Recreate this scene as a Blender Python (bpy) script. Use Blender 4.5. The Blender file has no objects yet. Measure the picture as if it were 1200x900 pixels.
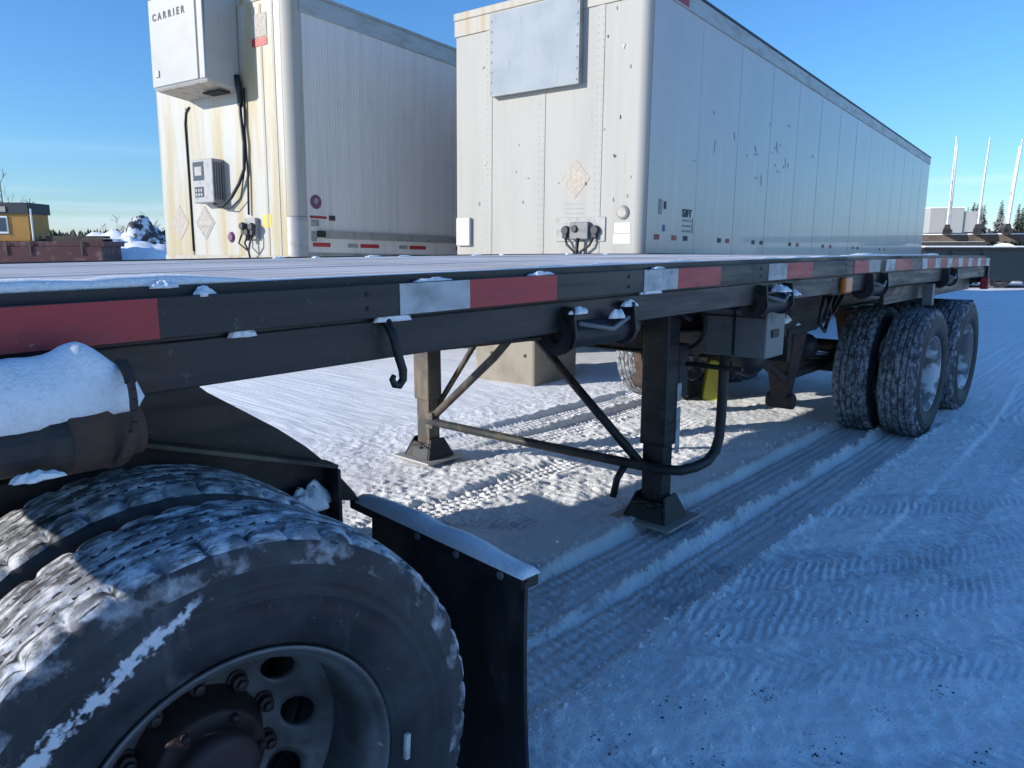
import bpy, bmesh, math, random
import numpy as np
from mathutils import Vector, Matrix
random.seed(7); rng = np.random.default_rng(11)
R_ = math.radians
scene = bpy.context.scene
COL = scene.collection

# ------------------------------------------------------------------ camera
cd = bpy.data.cameras.new('camera'); cam = bpy.data.objects.new('camera', cd); COL.objects.link(cam)
cd.sensor_width = 36.0; cd.lens = 860.0 / 1200.0 * 36.0; cd.clip_start = 0.05; cd.clip_end = 3000
cam.location = (0, 0, 1.5)
cam.rotation_euler = (math.pi / 2 - math.atan(160 / 860.0), 0, R_(42.05) - math.pi / 2)
scene.camera = cam

# ------------------------------------------------------------------ light
SUN_AZ = R_(180 - 29)      # direction towards the sun, counter-clockwise from +X
SUN_EL = R_(19)
to_sun = Vector((math.cos(SUN_AZ) * math.cos(SUN_EL), math.sin(SUN_AZ) * math.cos(SUN_EL), math.sin(SUN_EL)))
sd = bpy.data.lights.new('sun', 'SUN'); sd.energy = 3.5; sd.angle = R_(0.53); sd.color = (1.0, 0.945, 0.86)
sun = bpy.data.objects.new('sun', sd); COL.objects.link(sun)
sun.rotation_euler = to_sun.to_track_quat('Z', 'Y').to_euler(); sun.location = to_sun * 60
w = bpy.data.worlds.new('World'); scene.world = w; w.use_nodes = True
nt = w.node_tree; nt.nodes.clear()
sky = nt.nodes.new('ShaderNodeTexSky'); sky.sky_type = 'NISHITA'; sky.sun_disc = False
sky.sun_elevation = SUN_EL; sky.sun_rotation = math.pi / 2 - SUN_AZ
sky.altitude = 300; sky.air_density = 1.3; sky.dust_density = 0.0; sky.ozone_density = 9.5
bg = nt.nodes.new('ShaderNodeBackground'); bg.inputs[1].default_value = 0.134
wo = nt.nodes.new('ShaderNodeOutputWorld')
# thin streaks of high cloud low over the horizon, all round
wtc = nt.nodes.new('ShaderNodeTexCoord'); wmp = nt.nodes.new('ShaderNodeMapping'); wmp.inputs['Scale'].default_value = (1.6, 1.6, 34)
wn_ = nt.nodes.new('ShaderNodeTexNoise'); wn_.inputs['Scale'].default_value = 1.0; wn_.inputs['Detail'].default_value = 5
wr = nt.nodes.new('ShaderNodeMapRange'); wr.inputs[1].default_value = 0.50; wr.inputs[2].default_value = 0.72; wr.inputs[4].default_value = 0.32
wsx = nt.nodes.new('ShaderNodeSeparateXYZ'); wb = nt.nodes.new('ShaderNodeMapRange'); wb.inputs[1].default_value = 0.13; wb.inputs[2].default_value = 0.05
wm = nt.nodes.new('ShaderNodeMath'); wm.operation = 'MULTIPLY'; wx_ = nt.nodes.new('ShaderNodeMix'); wx_.data_type = 'RGBA'; wx_.inputs[7].default_value = (5.4, 6.0, 7.6, 1)
nt.links.new(wtc.outputs['Generated'], wmp.inputs[0]); nt.links.new(wmp.outputs[0], wn_.inputs['Vector']); nt.links.new(wn_.outputs[0], wr.inputs[0])
nt.links.new(wtc.outputs['Generated'], wsx.inputs[0]); nt.links.new(wsx.outputs[2], wb.inputs[0]); nt.links.new(wr.outputs[0], wm.inputs[0]); nt.links.new(wb.outputs[0], wm.inputs[1])
nt.links.new(wm.outputs[0], wx_.inputs[0]); nt.links.new(sky.outputs[0], wx_.inputs[6]); nt.links.new(wx_.outputs[2], bg.inputs[0]); nt.links.new(bg.outputs[0], wo.inputs[0])
vs = scene.view_settings; vs.view_transform = 'Standard'; vs.look = 'None'; vs.exposure = 0.62; vs.gamma = 1.0
vs.use_curve_mapping = False

# ------------------------------------------------------------------ materials
def mat(name, col, rough=0.6, metal=0.0, layers=(), bump=None, spec=0.5, coat=0.0):
    """layers: (colour, scale or (sx,sy,sz), lo, hi, detail[, rough]) laid over the base by noise thresholds"""
    m = bpy.data.materials.new(name); m.use_nodes = True
    t = m.node_tree; N = t.nodes; L = t.links
    b = N['Principled BSDF']
    b.inputs['Metallic'].default_value = metal; b.inputs['Roughness'].default_value = rough
    b.inputs['Specular IOR Level'].default_value = spec
    if coat: b.inputs['Coat Weight'].default_value = coat
    tc = N.new('ShaderNodeTexCoord')
    def noise(sc, det=4.0, rgh=0.6):
        n = N.new('ShaderNodeTexNoise'); n.inputs['Detail'].default_value = det; n.inputs['Roughness'].default_value = rgh
        if isinstance(sc, tuple):
            mp = N.new('ShaderNodeMapping'); mp.inputs['Scale'].default_value = sc
            L.new(tc.outputs['Object'], mp.inputs[0]); L.new(mp.outputs[0], n.inputs['Vector']); n.inputs['Scale'].default_value = 1.0
        else:
            L.new(tc.outputs['Object'], n.inputs['Vector']); n.inputs['Scale'].default_value = sc
        return n
    prev = None; prevr = None
    rgb = N.new('ShaderNodeRGB'); rgb.outputs[0].default_value = (*col, 1); prev = rgb.outputs[0]
    for ly in layers:
        c2, sc, lo, hi, det = ly[:5]
        n = noise(sc, det)
        mr = N.new('ShaderNodeMapRange'); mr.inputs[1].default_value = lo; mr.inputs[2].default_value = hi
        L.new(n.outputs[0], mr.inputs[0])
        mx = N.new('ShaderNodeMix'); mx.data_type = 'RGBA'
        L.new(mr.outputs[0], mx.inputs[0]); L.new(prev, mx.inputs[6]); mx.inputs[7].default_value = (*c2, 1)
        prev = mx.outputs[2]
        if len(ly) > 5:
            mf = N.new('ShaderNodeMix'); mf.data_type = 'FLOAT'
            L.new(mr.outputs[0], mf.inputs[0])
            if prevr: L.new(prevr, mf.inputs[2])
            else: mf.inputs[2].default_value = rough
            mf.inputs[3].default_value = ly[5]; prevr = mf.outputs[0]
    L.new(prev, b.inputs['Base Color'])
    if prevr: L.new(prevr, b.inputs['Roughness'])
    if bump:
        sc, st, dist = bump
        n = noise(sc, 5.0); bp = N.new('ShaderNodeBump'); bp.inputs['Strength'].default_value = st; bp.inputs['Distance'].default_value = dist
        L.new(n.outputs[0], bp.inputs['Height']); L.new(bp.outputs[0], b.inputs['Normal'])
    return m

SNOWC = (0.93, 0.94, 0.95)
M = {}
M['snow'] = mat('snow', SNOWC, 0.65, layers=[((0.74, 0.77, 0.80), 0.8, 0.5, 0.75, 5), ((0.80, 0.82, 0.84), 14.0, 0.55, 0.7, 4)], bump=(60.0, 0.55, 0.012), spec=0.3)
M['snow_clump'] = mat('snow_clump', SNOWC, 0.7, layers=[((0.82, 0.83, 0.85), 60.0, 0.5, 0.68, 5)], bump=(160.0, 0.8, 0.006), spec=0.3)
M['black'] = mat('black_paint', (0.010, 0.010, 0.011), 0.38, layers=[((0.050, 0.046, 0.042), (2, 9, 16), 0.44, 0.78, 7, 0.75), ((0.028, 0.026, 0.025), (1.2, 3, 30), 0.5, 0.6, 6, 0.6), ((0.10, 0.058, 0.036), (3, 5, 7), 0.57, 0.68, 8, 0.85), ((0.17, 0.17, 0.17), 38.0, 0.64, 0.80, 5, 0.8)], bump=(40.0, 0.15, 0.003))
M['dusty_black'] = mat('dusty_black', (0.02, 0.019, 0.018), 0.55, layers=[((0.10, 0.082, 0.06), (5, 5, 5), 0.45, 0.72, 6, 0.9)], bump=(55.0, 0.2, 0.003))
M['dusty'] = mat('dusty_paint', (0.05, 0.045, 0.04), 0.6, layers=[((0.26, 0.205, 0.145), (5, 5, 2.2), 0.42, 0.68, 6, 0.9), ((0.10, 0.055, 0.03), 9.0, 0.6, 0.72, 5, 0.9)], bump=(55.0, 0.2, 0.003))  # tan dust; on the far leg and braces it also paints in sunlight
M['rust'] = mat('rusty_steel', (0.055, 0.036, 0.028), 0.8, layers=[((0.12, 0.062, 0.036), 12.0, 0.45, 0.72, 6), ((0.035, 0.03, 0.03), 7.0, 0.55, 0.7, 5)], bump=(70.0, 0.35, 0.004))
M['wood'] = mat('deck_wood', (0.38, 0.34, 0.31), 0.75, layers=[((0.54, 0.51, 0.49), (0.7, 22, 5), 0.40, 0.66, 6), ((0.26, 0.23, 0.21), (0.5, 40, 5), 0.60, 0.75, 5), ((0.74, 0.75, 0.78), (1.2, 7, 5), 0.40, 0.62, 6)], bump=((2, 60, 10), 0.4, 0.004))
M['tape_red'] = mat('tape_red', (0.42, 0.026, 0.030), 0.4, layers=[((0.33, 0.05, 0.05), (4, 20, 26), 0.42, 0.7, 7, 0.6), ((0.12, 0.035, 0.035), (9, 20, 24), 0.60, 0.72, 8, 0.7), ((0.45, 0.20, 0.20), 60.0, 0.68, 0.76, 3, 0.7)], spec=0.5)
M['tape_white'] = mat('tape_white', (0.50, 0.52, 0.51), 0.45, layers=[((0.30, 0.31, 0.31), (9, 14, 16), 0.42, 0.68, 8, 0.65), ((0.08, 0.08, 0.08), 26.0, 0.62, 0.72, 7, 0.7)])
M['rubber'] = mat('tyre_rubber', (0.016, 0.017, 0.019), 0.6, layers=[((0.06, 0.062, 0.068), (5, 5, 5), 0.42, 0.68, 8, 0.8), ((0.11, 0.115, 0.125), (14, 14, 3), 0.58, 0.76, 8, 0.85), ((0.13, 0.13, 0.14), 60.0, 0.66, 0.76, 4, 0.85)], bump=(40.0, 0.2, 0.003))
M['shoulder'] = mat('frosted_shoulder', (0.028, 0.028, 0.031), 0.7, layers=[((0.07, 0.07, 0.075), 9.0, 0.4, 0.65, 6, 0.8), ((0.42, 0.44, 0.48), 16.0, 0.50, 0.68, 9, 0.75)], bump=(70.0, 0.3, 0.003))
M['tread_snow'] = mat('snow_packed_tread', (0.05, 0.05, 0.055), 0.75, layers=[((0.26, 0.27, 0.29), (14, 22, 14), 0.36, 0.60, 9, 0.8), ((0.70, 0.72, 0.75), (24, 36, 24), 0.45, 0.62, 9, 0.7), ((0.025, 0.025, 0.028), (10, 110, 10), 0.57, 0.63, 6, 0.7)], bump=(90.0, 0.5, 0.004))
M['tread_frost'] = mat('frosted_tread', (0.05, 0.05, 0.055), 0.75, layers=[((0.40, 0.42, 0.45), (18, 36, 18), 0.38, 0.64, 9, 0.75), ((0.05, 0.05, 0.055), (60, 60, 60), 0.52, 0.66, 6, 0.7), ((0.06, 0.06, 0.065), 4.0, 0.52, 0.70, 5, 0.7)], bump=(70.0, 0.4, 0.005))
M['rim'] = mat('rim_steel', (0.15, 0.15, 0.152), 0.42, 0.35, layers=[((0.07, 0.066, 0.063), 6.0, 0.42, 0.66, 6, 0.7), ((0.11, 0.07, 0.05), 15.0, 0.64, 0.74, 5, 0.8)], bump=(60.0, 0.12, 0.002))
M['rim_white'] = mat('rim_white', (0.22, 0.22, 0.225), 0.5, layers=[((0.14, 0.135, 0.13), 6.0, 0.45, 0.7, 6, 0.7), ((0.75, 0.77, 0.80), (5, 5, 5), 0.50, 0.58, 7, 0.7)])
M['hub'] = mat('greasy_hub', (0.028, 0.020, 0.019), 0.55, layers=[((0.06, 0.03, 0.025), 16.0, 0.5, 0.7, 6, 0.85)], bump=(90.0, 0.3, 0.003))
M['flap'] = mat('mudflap_rubber', (0.010, 0.010, 0.011), 0.5, layers=[((0.045, 0.045, 0.047), (8, 8, 3), 0.45, 0.75, 7, 0.75), ((0.10, 0.10, 0.105), (30, 30, 12), 0.64, 0.76, 6, 0.8)])
M['toolbox'] = mat('toolbox_grey', (0.17, 0.175, 0.175), 0.5, layers=[((0.10, 0.10, 0.10), 7.0, 0.5, 0.7, 5, 0.7)])
M['white'] = mat('trailer_white', (0.40, 0.39, 0.355), 0.62, layers=[((0.36, 0.345, 0.31), (1.0, 5, 0.5), 0.45, 0.75, 5), ((0.26, 0.245, 0.22), 9.0, 0.735, 0.77, 4), ((0.36, 0.28, 0.18), (6, 14, 0.6), 0.66, 0.80, 5)], spec=0.25)
M['white_stained'] = mat('reefer_white_stained', (0.44, 0.425, 0.38), 0.40, layers=[((0.40, 0.325, 0.18), (3, 4.5, 0.4), 0.44, 0.62, 5), ((0.40, 0.23, 0.09), (3, 11, 0.45), 0.62, 0.74, 5), ((0.36, 0.20, 0.08), (14, 14, 3), 0.69, 0.76, 6)])
M['white_side'] = mat('trailer_side_white', (0.46, 0.43, 0.39), 0.36, layers=[((0.41, 0.385, 0.35), (1.2, 3, 0.35), 0.42, 0.72, 5), ((0.36, 0.335, 0.305), (2.2, 2.2, 1.0), 0.66, 0.80, 6), ((0.52, 0.49, 0.445), (5, 5, 0.25), 0.58, 0.78, 4)], coat=0.25, bump=((6, 6, 1.4), 0.12, 0.01))
M['ree_side'] = mat('reefer_side_white', (0.70, 0.67, 0.61), 0.4, layers=[((0.62, 0.59, 0.53), (9, 9, 0.3), 0.45, 0.7, 5), ((0.52, 0.51, 0.48), (2, 2, 0.8), 0.6, 0.8, 5)], bump=((30, 30, 0.2), 0.15, 0.006))
M['alu'] = mat('aluminium_rail', (0.40, 0.39, 0.37), 0.45, 0.3, layers=[((0.30, 0.28, 0.25), (2, 6, 9), 0.45, 0.7, 5, 0.6)])
M['alu_dull'] = mat('dull_aluminium', (0.34, 0.335, 0.31), 0.55, 0.2, layers=[((0.24, 0.23, 0.20), 6.0, 0.5, 0.7, 5)])
M['corner'] = mat('stained_corner_post', (0.38, 0.36, 0.31), 0.6, 0.0, layers=[((0.36, 0.27, 0.14), (9, 9, 0.5), 0.5, 0.66, 5), ((0.24, 0.225, 0.20), (5, 5, 0.8), 0.58, 0.75, 4)])
M['sheet'] = mat('galvanised_sheet', (0.31, 0.34, 0.36), 0.60, 0.0, layers=[((0.26, 0.30, 0.33), 3.0, 0.40, 0.7, 6, 0.66), ((0.24, 0.25, 0.25), (14, 14, 2), 0.60, 0.74, 5, 0.7)], bump=(2.2, 0.12, 0.02), spec=0.25)
M['unit_white'] = mat('unit_white', (0.42, 0.415, 0.385), 0.35, layers=[((0.40, 0.37, 0.31), (2, 2, 3), 0.48, 0.72, 5), ((0.38, 0.28, 0.16), (10, 10, 2.5), 0.66, 0.76, 5)])
M['unit_under'] = mat('unit_underside', (0.42, 0.38, 0.31), 0.7, layers=[((0.26, 0.19, 0.12), 8.0, 0.5, 0.7, 5)])
M['cable'] = mat('black_cable', (0.012, 0.012, 0.012), 0.5)
M['dark'] = mat('dark_steel', (0.012, 0.012, 0.013), 0.55, layers=[((0.05, 0.045, 0.042), 9.0, 0.5, 0.75, 5, 0.8)])
M['grey'] = mat('grey_plastic', (0.33, 0.33, 0.32), 0.5, layers=[((0.22, 0.22, 0.21), 12.0, 0.5, 0.7, 4)])
M['screen'] = mat('dark_screen', (0.06, 0.065, 0.07), 0.25)
M['ink'] = mat('dark_print', (0.035, 0.037, 0.042), 0.6)
M['ink_grey'] = mat('grey_print', (0.24, 0.235, 0.21), 0.6, layers=[((0.38, 0.365, 0.33), 30.0, 0.45, 0.6, 4)])
M['ink_purple'] = mat('purple_print', (0.16, 0.05, 0.12), 0.5)
M['ink_red'] = mat('red_print', (0.30, 0.02, 0.03), 0.5)
M['ink_blue'] = mat('blue_print', (0.03, 0.09, 0.35), 0.5)
M['sticker'] = mat('white_sticker', (0.55, 0.55, 0.52), 0.4, layers=[((0.42, 0.40, 0.36), 30.0, 0.55, 0.65, 4)])
M['sticker_tan'] = mat('faded_sticker', (0.36, 0.30, 0.24), 0.6, layers=[((0.40, 0.38, 0.34), 26.0, 0.48, 0.58, 5)])
M['sticker_yellow'] = mat('yellow_sticker', (0.75, 0.48, 0.04), 0.5)
M['amber'] = mat('amber_lens', (0.62, 0.16, 0.015), 0.25, layers=[((0.30, 0.12, 0.04), 20.0, 0.55, 0.7, 4)])
M['yellow_green'] = mat('faded_yellow', (0.42, 0.40, 0.05), 0.55, layers=[((0.30, 0.29, 0.08), 9.0, 0.5, 0.7, 5)])
M['concrete'] = mat('beige_concrete', (0.30, 0.262, 0.205), 0.85, layers=[((0.23, 0.195, 0.15), 4.0, 0.45, 0.7, 6), ((0.22, 0.18, 0.13), 18.0, 0.66, 0.74, 5)], bump=(35.0, 0.3, 0.006))
M['yellow_wall'] = mat('yellow_cladding', (0.40, 0.20, 0.03), 0.6, layers=[((0.30, 0.15, 0.03), 2.0, 0.5, 0.7, 4)])
M['orange_wall'] = mat('orange_cladding', (0.30, 0.13, 0.045), 0.6)
M['roofdark'] = mat('dark_roof', (0.016, 0.026, 0.034), 0.6)
M['glass'] = mat('window_glass', (0.04, 0.07, 0.10), 0.1)
M['frame_white'] = mat('white_frame', (0.75, 0.76, 0.77), 0.5)
M['maroon'] = mat('maroon_paint', (0.065, 0.014, 0.016), 0.5, layers=[((0.20, 0.10, 0.09), 1.5, 0.55, 0.7, 5)])
M['bark'] = mat('bark', (0.09, 0.065, 0.05), 0.9)
M['needles'] = mat('conifer_needles', (0.028, 0.040, 0.022), 0.8, layers=[((0.10, 0.10, 0.07), 1.2, 0.5, 0.65, 5)])
M['needles_frost'] = mat('frosted_needles', (0.30, 0.29, 0.27), 0.8, layers=[((0.06, 0.07, 0.045), 1.5, 0.42, 0.62, 5)])
M['twig'] = mat('brown_twigs', (0.20, 0.13, 0.10), 0.9)
M['rock'] = mat('dark_rubble', (0.05, 0.052, 0.06), 0.85, layers=[((0.70, 0.73, 0.77), 1.6, 0.48, 0.56, 7)], bump=(3.0, 0.5, 0.1))
M['stake'] = mat('galvanised_stake', (0.55, 0.56, 0.57), 0.5, 0.3, layers=[((0.35, 0.25, 0.22), (2, 2, 3), 0.55, 0.7, 4)])
M['dirt_timber'] = mat('dirty_timber', (0.11, 0.085, 0.065), 0.85, layers=[((0.06, 0.048, 0.04), 2.0, 0.45, 0.7, 5)])

# ------------------------------------------------------------------ mesh helpers
class MB:
    def __init__(s): s.v = []; s.f = []
    def add(s, vs, fs):
        o = len(s.v); s.v += [tuple(float(c) for c in p) for p in vs]; s.f += [tuple(i + o for i in f) for f in fs]
    def box(s, x0, x1, y0, y1, z0, z1, nx=1):
        vs = []; fs = []
        for i in range(nx + 1):
            x = x0 + (x1 - x0) * i / nx
            vs += [(x, y0, z0), (x, y1, z0), (x, y1, z1), (x, y0, z1)]
        for i in range(nx):
            a = 4 * i; b = a + 4
            for k in range(4):
                k2 = (k + 1) % 4; fs.append((a + k, a + k2, b + k2, b + k))
        fs.append((3, 2, 1, 0)); e = 4 * nx; fs.append((e, e + 1, e + 2, e + 3))
        s.add(vs, [tuple(reversed(f)) for f in fs])
    def hexa(s, p):   # 8 points: bottom 4 ccw, top 4 ccw
        s.add(p, [(3, 2, 1, 0), (4, 5, 6, 7), (0, 1, 5, 4), (1, 2, 6, 5), (2, 3, 7, 6), (3, 0, 4, 7)])
    def tube(s, pts, r, n=10, caps=True):
        pts = [Vector(p) for p in pts]; rs = r if isinstance(r, (list, tuple)) else [r] * len(pts)
        rings = []; up = None
        for i, p in enumerate(pts):
            d = (pts[min(i + 1, len(pts) - 1)] - pts[max(i - 1, 0)]).normalized()
            if up is None:
                up = Vector((0, 0, 1)) if abs(d.z) < 0.9 else Vector((1, 0, 0))
            a = d.cross(up).normalized(); up = a.cross(d).normalized()
            rings.append([p + (a * math.cos(t) + up * math.sin(t)) * rs[i] for t in [2 * math.pi * k / n for k in range(n)]])
        vs = [q for rg in rings for q in rg]; fs = []
        for i in range(len(pts) - 1):
            for k in range(n):
                k2 = (k + 1) % n; fs.append((i * n + k, (i + 1) * n + k, (i + 1) * n + k2, i * n + k2))
        if caps:
            fs.append(tuple(range(n))); e = (len(pts) - 1) * n; fs.append(tuple(e + k for k in reversed(range(n))))
        s.add(vs, fs)
    def bar(s, a, b, wd, hg, up=(0, 0, 1)):   # rectangular bar between two points
        a = Vector(a); b = Vector(b); d = (b - a).normalized(); u = Vector(up)
        if abs(d.dot(u)) > 0.95: u = Vector((1, 0, 0))
        sd_ = d.cross(u).normalized(); u = sd_.cross(d).normalized()
        P = []
        for q in (a, b):
            P += [q - sd_ * wd / 2 - u * hg / 2, q + sd_ * wd / 2 - u * hg / 2, q + sd_ * wd / 2 + u * hg / 2, q - sd_ * wd / 2 + u * hg / 2]
        s.add(P, [(0, 1, 2, 3), (7, 6, 5, 4), (0, 4, 5, 1), (1, 5, 6, 2), (2, 6, 7, 3), (3, 7, 4, 0)])
    def lathe(s, prof, c=(0, 0, 0), axis='Y', n=48, closed=False):   # prof: (axial, radius)
        vs = []; fs = []; m = len(prof)
        for k in range(n):
            t = 2 * math.pi * k / n
            for a, r in prof:
                if axis == 'Y': vs.append((c[0] + r * math.cos(t), c[1] + a, c[2] + r * math.sin(t)))
                elif axis == 'X': vs.append((c[0] + a, c[1] + r * math.cos(t), c[2] + r * math.sin(t)))
                else: vs.append((c[0] + r * math.cos(t), c[1] + r * math.sin(t), c[2] + a))
        for k in range(n):
            k2 = (k + 1) % n
            for j in range(m - 1 if not closed else m):
                j2 = (j + 1) % m; fs.append((k * m + j, k * m + j2, k2 * m + j2, k2 * m + j))
        s.add(vs, fs)
    def prism(s, poly, d0, d1, plane='XZ'):   # extrude 2-D polygon
        n = len(poly)
        def P(p, d): return (p[0], d, p[1]) if plane == 'XZ' else ((d, p[0], p[1]) if plane == 'YZ' else (p[0], p[1], d))
        vs = [P(p, d0) for p in poly] + [P(p, d1) for p in poly]
        fs = [tuple(range(n)), tuple(reversed(range(n, 2 * n)))] + [(i, n + i, n + (i + 1) % n, (i + 1) % n) for i in range(n)]
        s.add(vs, fs)
    def mesh(s, name, smooth=False):
        me = bpy.data.meshes.new(name); me.from_pydata(s.v, [], s.f)
        bm = bmesh.new(); bm.from_mesh(me); bmesh.ops.recalc_face_normals(bm, faces=bm.faces); bm.to_mesh(me); bm.free()
        if smooth: me.shade_smooth()
        return me

def camber(x): return 0.024 * (1 - ((x - 4.2) / 4.0) ** 2) if -2 < x < 9 else 0.0
def link(name, me, m, parent=None, bevel=0, smooth_angle=None):
    o = bpy.data.objects.new(name, me); COL.objects.link(o)
    if m and not me.materials: me.materials.append(M[m] if isinstance(m, str) else m)
    if parent is not None:
        o.parent = parent
        if parent.get('_abs'): o.location = -Vector(parent['_abs'])
    if bevel:
        b = o.modifiers.new('bevel', 'BEVEL'); b.width = bevel; b.segments = 2; b.limit_method = 'ANGLE'; b.angle_limit = R_(35); b.harden_normals = False
    return o
def part(name, mb, m, parent, bevel=0, smooth=False, label=None, camb=False):
    if camb: mb.v = [(x, y, z + camber(x)) for x, y, z in mb.v]
    o = link(name, mb.mesh(name, smooth), m, parent, bevel)
    if label: o['label'] = label
    return o
def thing(name, label, cat, loc=(0, 0, 0), rot=(0, 0, 0), group=None, absolute=False):
    o = bpy.data.objects.new(name, None); COL.objects.link(o); o.location = loc; o.rotation_euler = rot
    o.empty_display_size = 0.3
    o['label'] = label; o['category'] = cat
    if group: o['group'] = group
    if absolute: o['_abs'] = loc
    return o
def tag(o, label, cat=None, group=None, kind=None):
    o['label'] = label
    if cat: o['category'] = cat
    if group: o['group'] = group
    if kind: o['kind'] = kind
    return o

# value noise (numpy)
_T = rng.random((256, 256))
def vnoise(x, y):
    xi = np.floor(x).astype(int); yi = np.floor(y).astype(int); fx = x - xi; fy = y - yi
    fx = fx * fx * (3 - 2 * fx); fy = fy * fy * (3 - 2 * fy)
    a = _T[xi % 256, yi % 256]; b = _T[(xi + 1) % 256, yi % 256]; c = _T[xi % 256, (yi + 1) % 256]; d = _T[(xi + 1) % 256, (yi + 1) % 256]
    return (a * (1 - fx) + b * fx) * (1 - fy) + (c * (1 - fx) + d * fx) * fy - 0.5
def fbm(x, y, o=4):
    s = 0; a = 1
    for i in range(o):
        s = s + a * vnoise(x * 2 ** i + 17.3 * i, y * 2 ** i + 9.1 * i); a *= 0.5
    return s
def sstep(a, b, x):
    t = np.clip((x - a) / (b - a), 0, 1); return t * t * (3 - 2 * t)

# ------------------------------------------------------------------ ground (one sheet of snow out to the horizon)
def axis(lo, hi, step, far):
    a = list(np.arange(lo, hi, step)); d = step; p = a[-1]
    while p < far: d *= 1.16; p += d; a.append(p)
    d = step; p = lo; pre = []
    while p > -far: d *= 1.16; p -= d; pre.append(p)
    return np.array(pre[::-1] + a)
gx = axis(0.9, 7.2, 0.0125, 900); gy = axis(0.1, 4.6, 0.0125, 900)
X, Y = np.meshgrid(gx, gy, indexing='ij')
near = sstep(30, 14, np.hypot(X - 5, Y - 2))
H = 0.05 + 0.05 * fbm(X * 0.45, Y * 0.45, 3) * near + 0.016 * fbm(X * 3.1, Y * 3.1, 3) * near
H = H + 0.006 * fbm(X * 13, Y * 13, 3) * near
def rut(H, y0, y1, x0, x1, z, soft=0.022, wob=0.012):
    wv = wob * 2 * fbm(X * 1.1 + 3 * y0, X * 0 + y0 * 7, 3) + 0.012 * fbm(X * 9, Y * 9, 2)
    ms = sstep(y0 - soft, y0 + soft, Y + wv) * sstep(y1 + soft, y1 - soft, Y + wv) * sstep(x0 - 1.1, x0 + 1.1, X) * sstep(x1 + 0.25, x1 - 0.25, X)
    tread = 0.0050 * np.sign(np.sin(X * 2 * math.pi / 0.05 + 2.2 * np.sign(np.sin((Y - y0) * 2 * math.pi / 0.10)))) * (vnoise(X * 3, Y * 6) > -0.25) \
        + 0.0055 * np.cos((Y - y0) * 2 * math.pi / 0.058) + 0.006 * fbm(X * 6, Y * 10, 3)
    H = H * (1 - ms) + (z + tread) * ms
    edge = np.exp(-((Y + wv - y0 + 0.035) / 0.026) ** 2) + np.exp(-((Y + wv - y1 - 0.035) / 0.026) ** 2)
    return H + edge * (0.006 + 0.030 * np.maximum(fbm(X * 21, Y * 21, 3), 0)) * sstep(x0, x0 + 1, X) * sstep(x1, x1 - 0.3, X) * (1 - ms)
for (a, b) in ((1.355, 1.645), (1.70, 1.985)): H = rut(H, a, b, 2.0, 6.8, 0.006)
for (a, b) in ((3.46, 3.74), (3.82, 4.12)): H = rut(H, a, b, 4.1, 6.5, 0.0)
H = rut(H, 2.86, 3.12, -3, 5.6, 0.03, wob=0.03)
_rd = np.exp(-((Y - 1.672) / 0.035) ** 2) * sstep(1.5, 2.5, X) * sstep(6.7, 6.2, X)
H = H + _rd * (0.045 * fbm(X * 6, Y * 9, 4) - 0.014)
def band(y0, y1): return sstep(y0 - 0.03, y0 + 0.04, Y) * sstep(y1 + 0.03, y1 - 0.04, Y)
DIRT = np.clip(band(1.38, 1.70) + band(1.78, 2.08) + 0.8 * band(3.46, 4.12), 0, 1) * sstep(0.5, 1.5, X) * sstep(6.6, 6.0, X)
DIRT = np.maximum(DIRT, 0.75 * sstep(1.2, 1.45, Y) * sstep(2.6, 2.1, Y) * sstep(3.6, 2.6, X) * sstep(0.0, 1.0, X))
DIRT = np.clip(DIRT * (0.75 + 1.1 * fbm(X * 2.2, Y * 5, 4)), 0, 1)
# churned, lumpy snow between the legs and beside the ruts
ch = sstep(2.05, 2.3, Y) * sstep(3.9, 3.5, Y) * sstep(1.2, 2.0, X) * sstep(6.2, 4.6, X)
lump = np.abs(fbm(X * 19, Y * 19, 3)) * 0.017 + np.maximum(fbm(X * 34, Y * 34, 2), 0.05) * 0.016
H = H + ch * (lump - 0.01)
ch2 = sstep(1.6, 0.9, Y) * sstep(4.4, 2.6, X) * near
H = H + ch2 * (np.maximum(fbm(X * 7, Y * 7, 3), 0) * 0.03 + 0.006 * fbm(X * 26, Y * 26, 2))
# older wheel tracks that cross the yard on the near side
def track(H, px, py, ang, bend, wd, dep, per):
    c, s = math.cos(ang), math.sin(ang)
    u = (X - px) * c + (Y - py) * s; v = -(X - px) * s + (Y - py) * c - bend * u * u
    ms = sstep(wd / 2 + 0.03, wd / 2 - 0.01, np.abs(v)) * sstep(7, 4, np.abs(u)) * (0.35 + 0.65 * sstep(-0.25, 0.2, fbm(X * 1.3, Y * 1.3, 2)))
    tr = np.sin((u + 0.9 * np.abs(v) + 0.02 * fbm(X * 6, Y * 6, 2)) * 2 * math.pi / per)
    return H + ms * (-dep + 0.0080 * np.sign(tr) * np.abs(tr) ** 0.35 * (0.75 + 0.9 * vnoise(X * 7, Y * 7)))
H = track(H, 2.35, 1.55, R_(-38), 0.02, 0.28, 0.004, 0.05); H = track(H, 1.95, 1.62, R_(-38), 0.02, 0.26, 0.004, 0.05); H = track(H, 3.2, 0.85, R_(-40), 0.03, 0.30, 0.006, 0.052); H = track(H, 3.5, 1.0, R_(-40), 0.03, 0.22, 0.004, 0.042)
H = track(H, 2.6, 0.70, R_(-44), 0.02, 0.24, 0.006, 0.045)
H = track(H, 2.2, 1.9, R_(-36), 0.02, 0.32, 0.008, 0.05)
H = track(H, 2.0, 0.45, R_(-46), -0.02, 0.26, 0.007, 0.048)
H = track(H, 4.6, 1.0, R_(-38), 0.02, 0.30, 0.006, 0.052)
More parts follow.
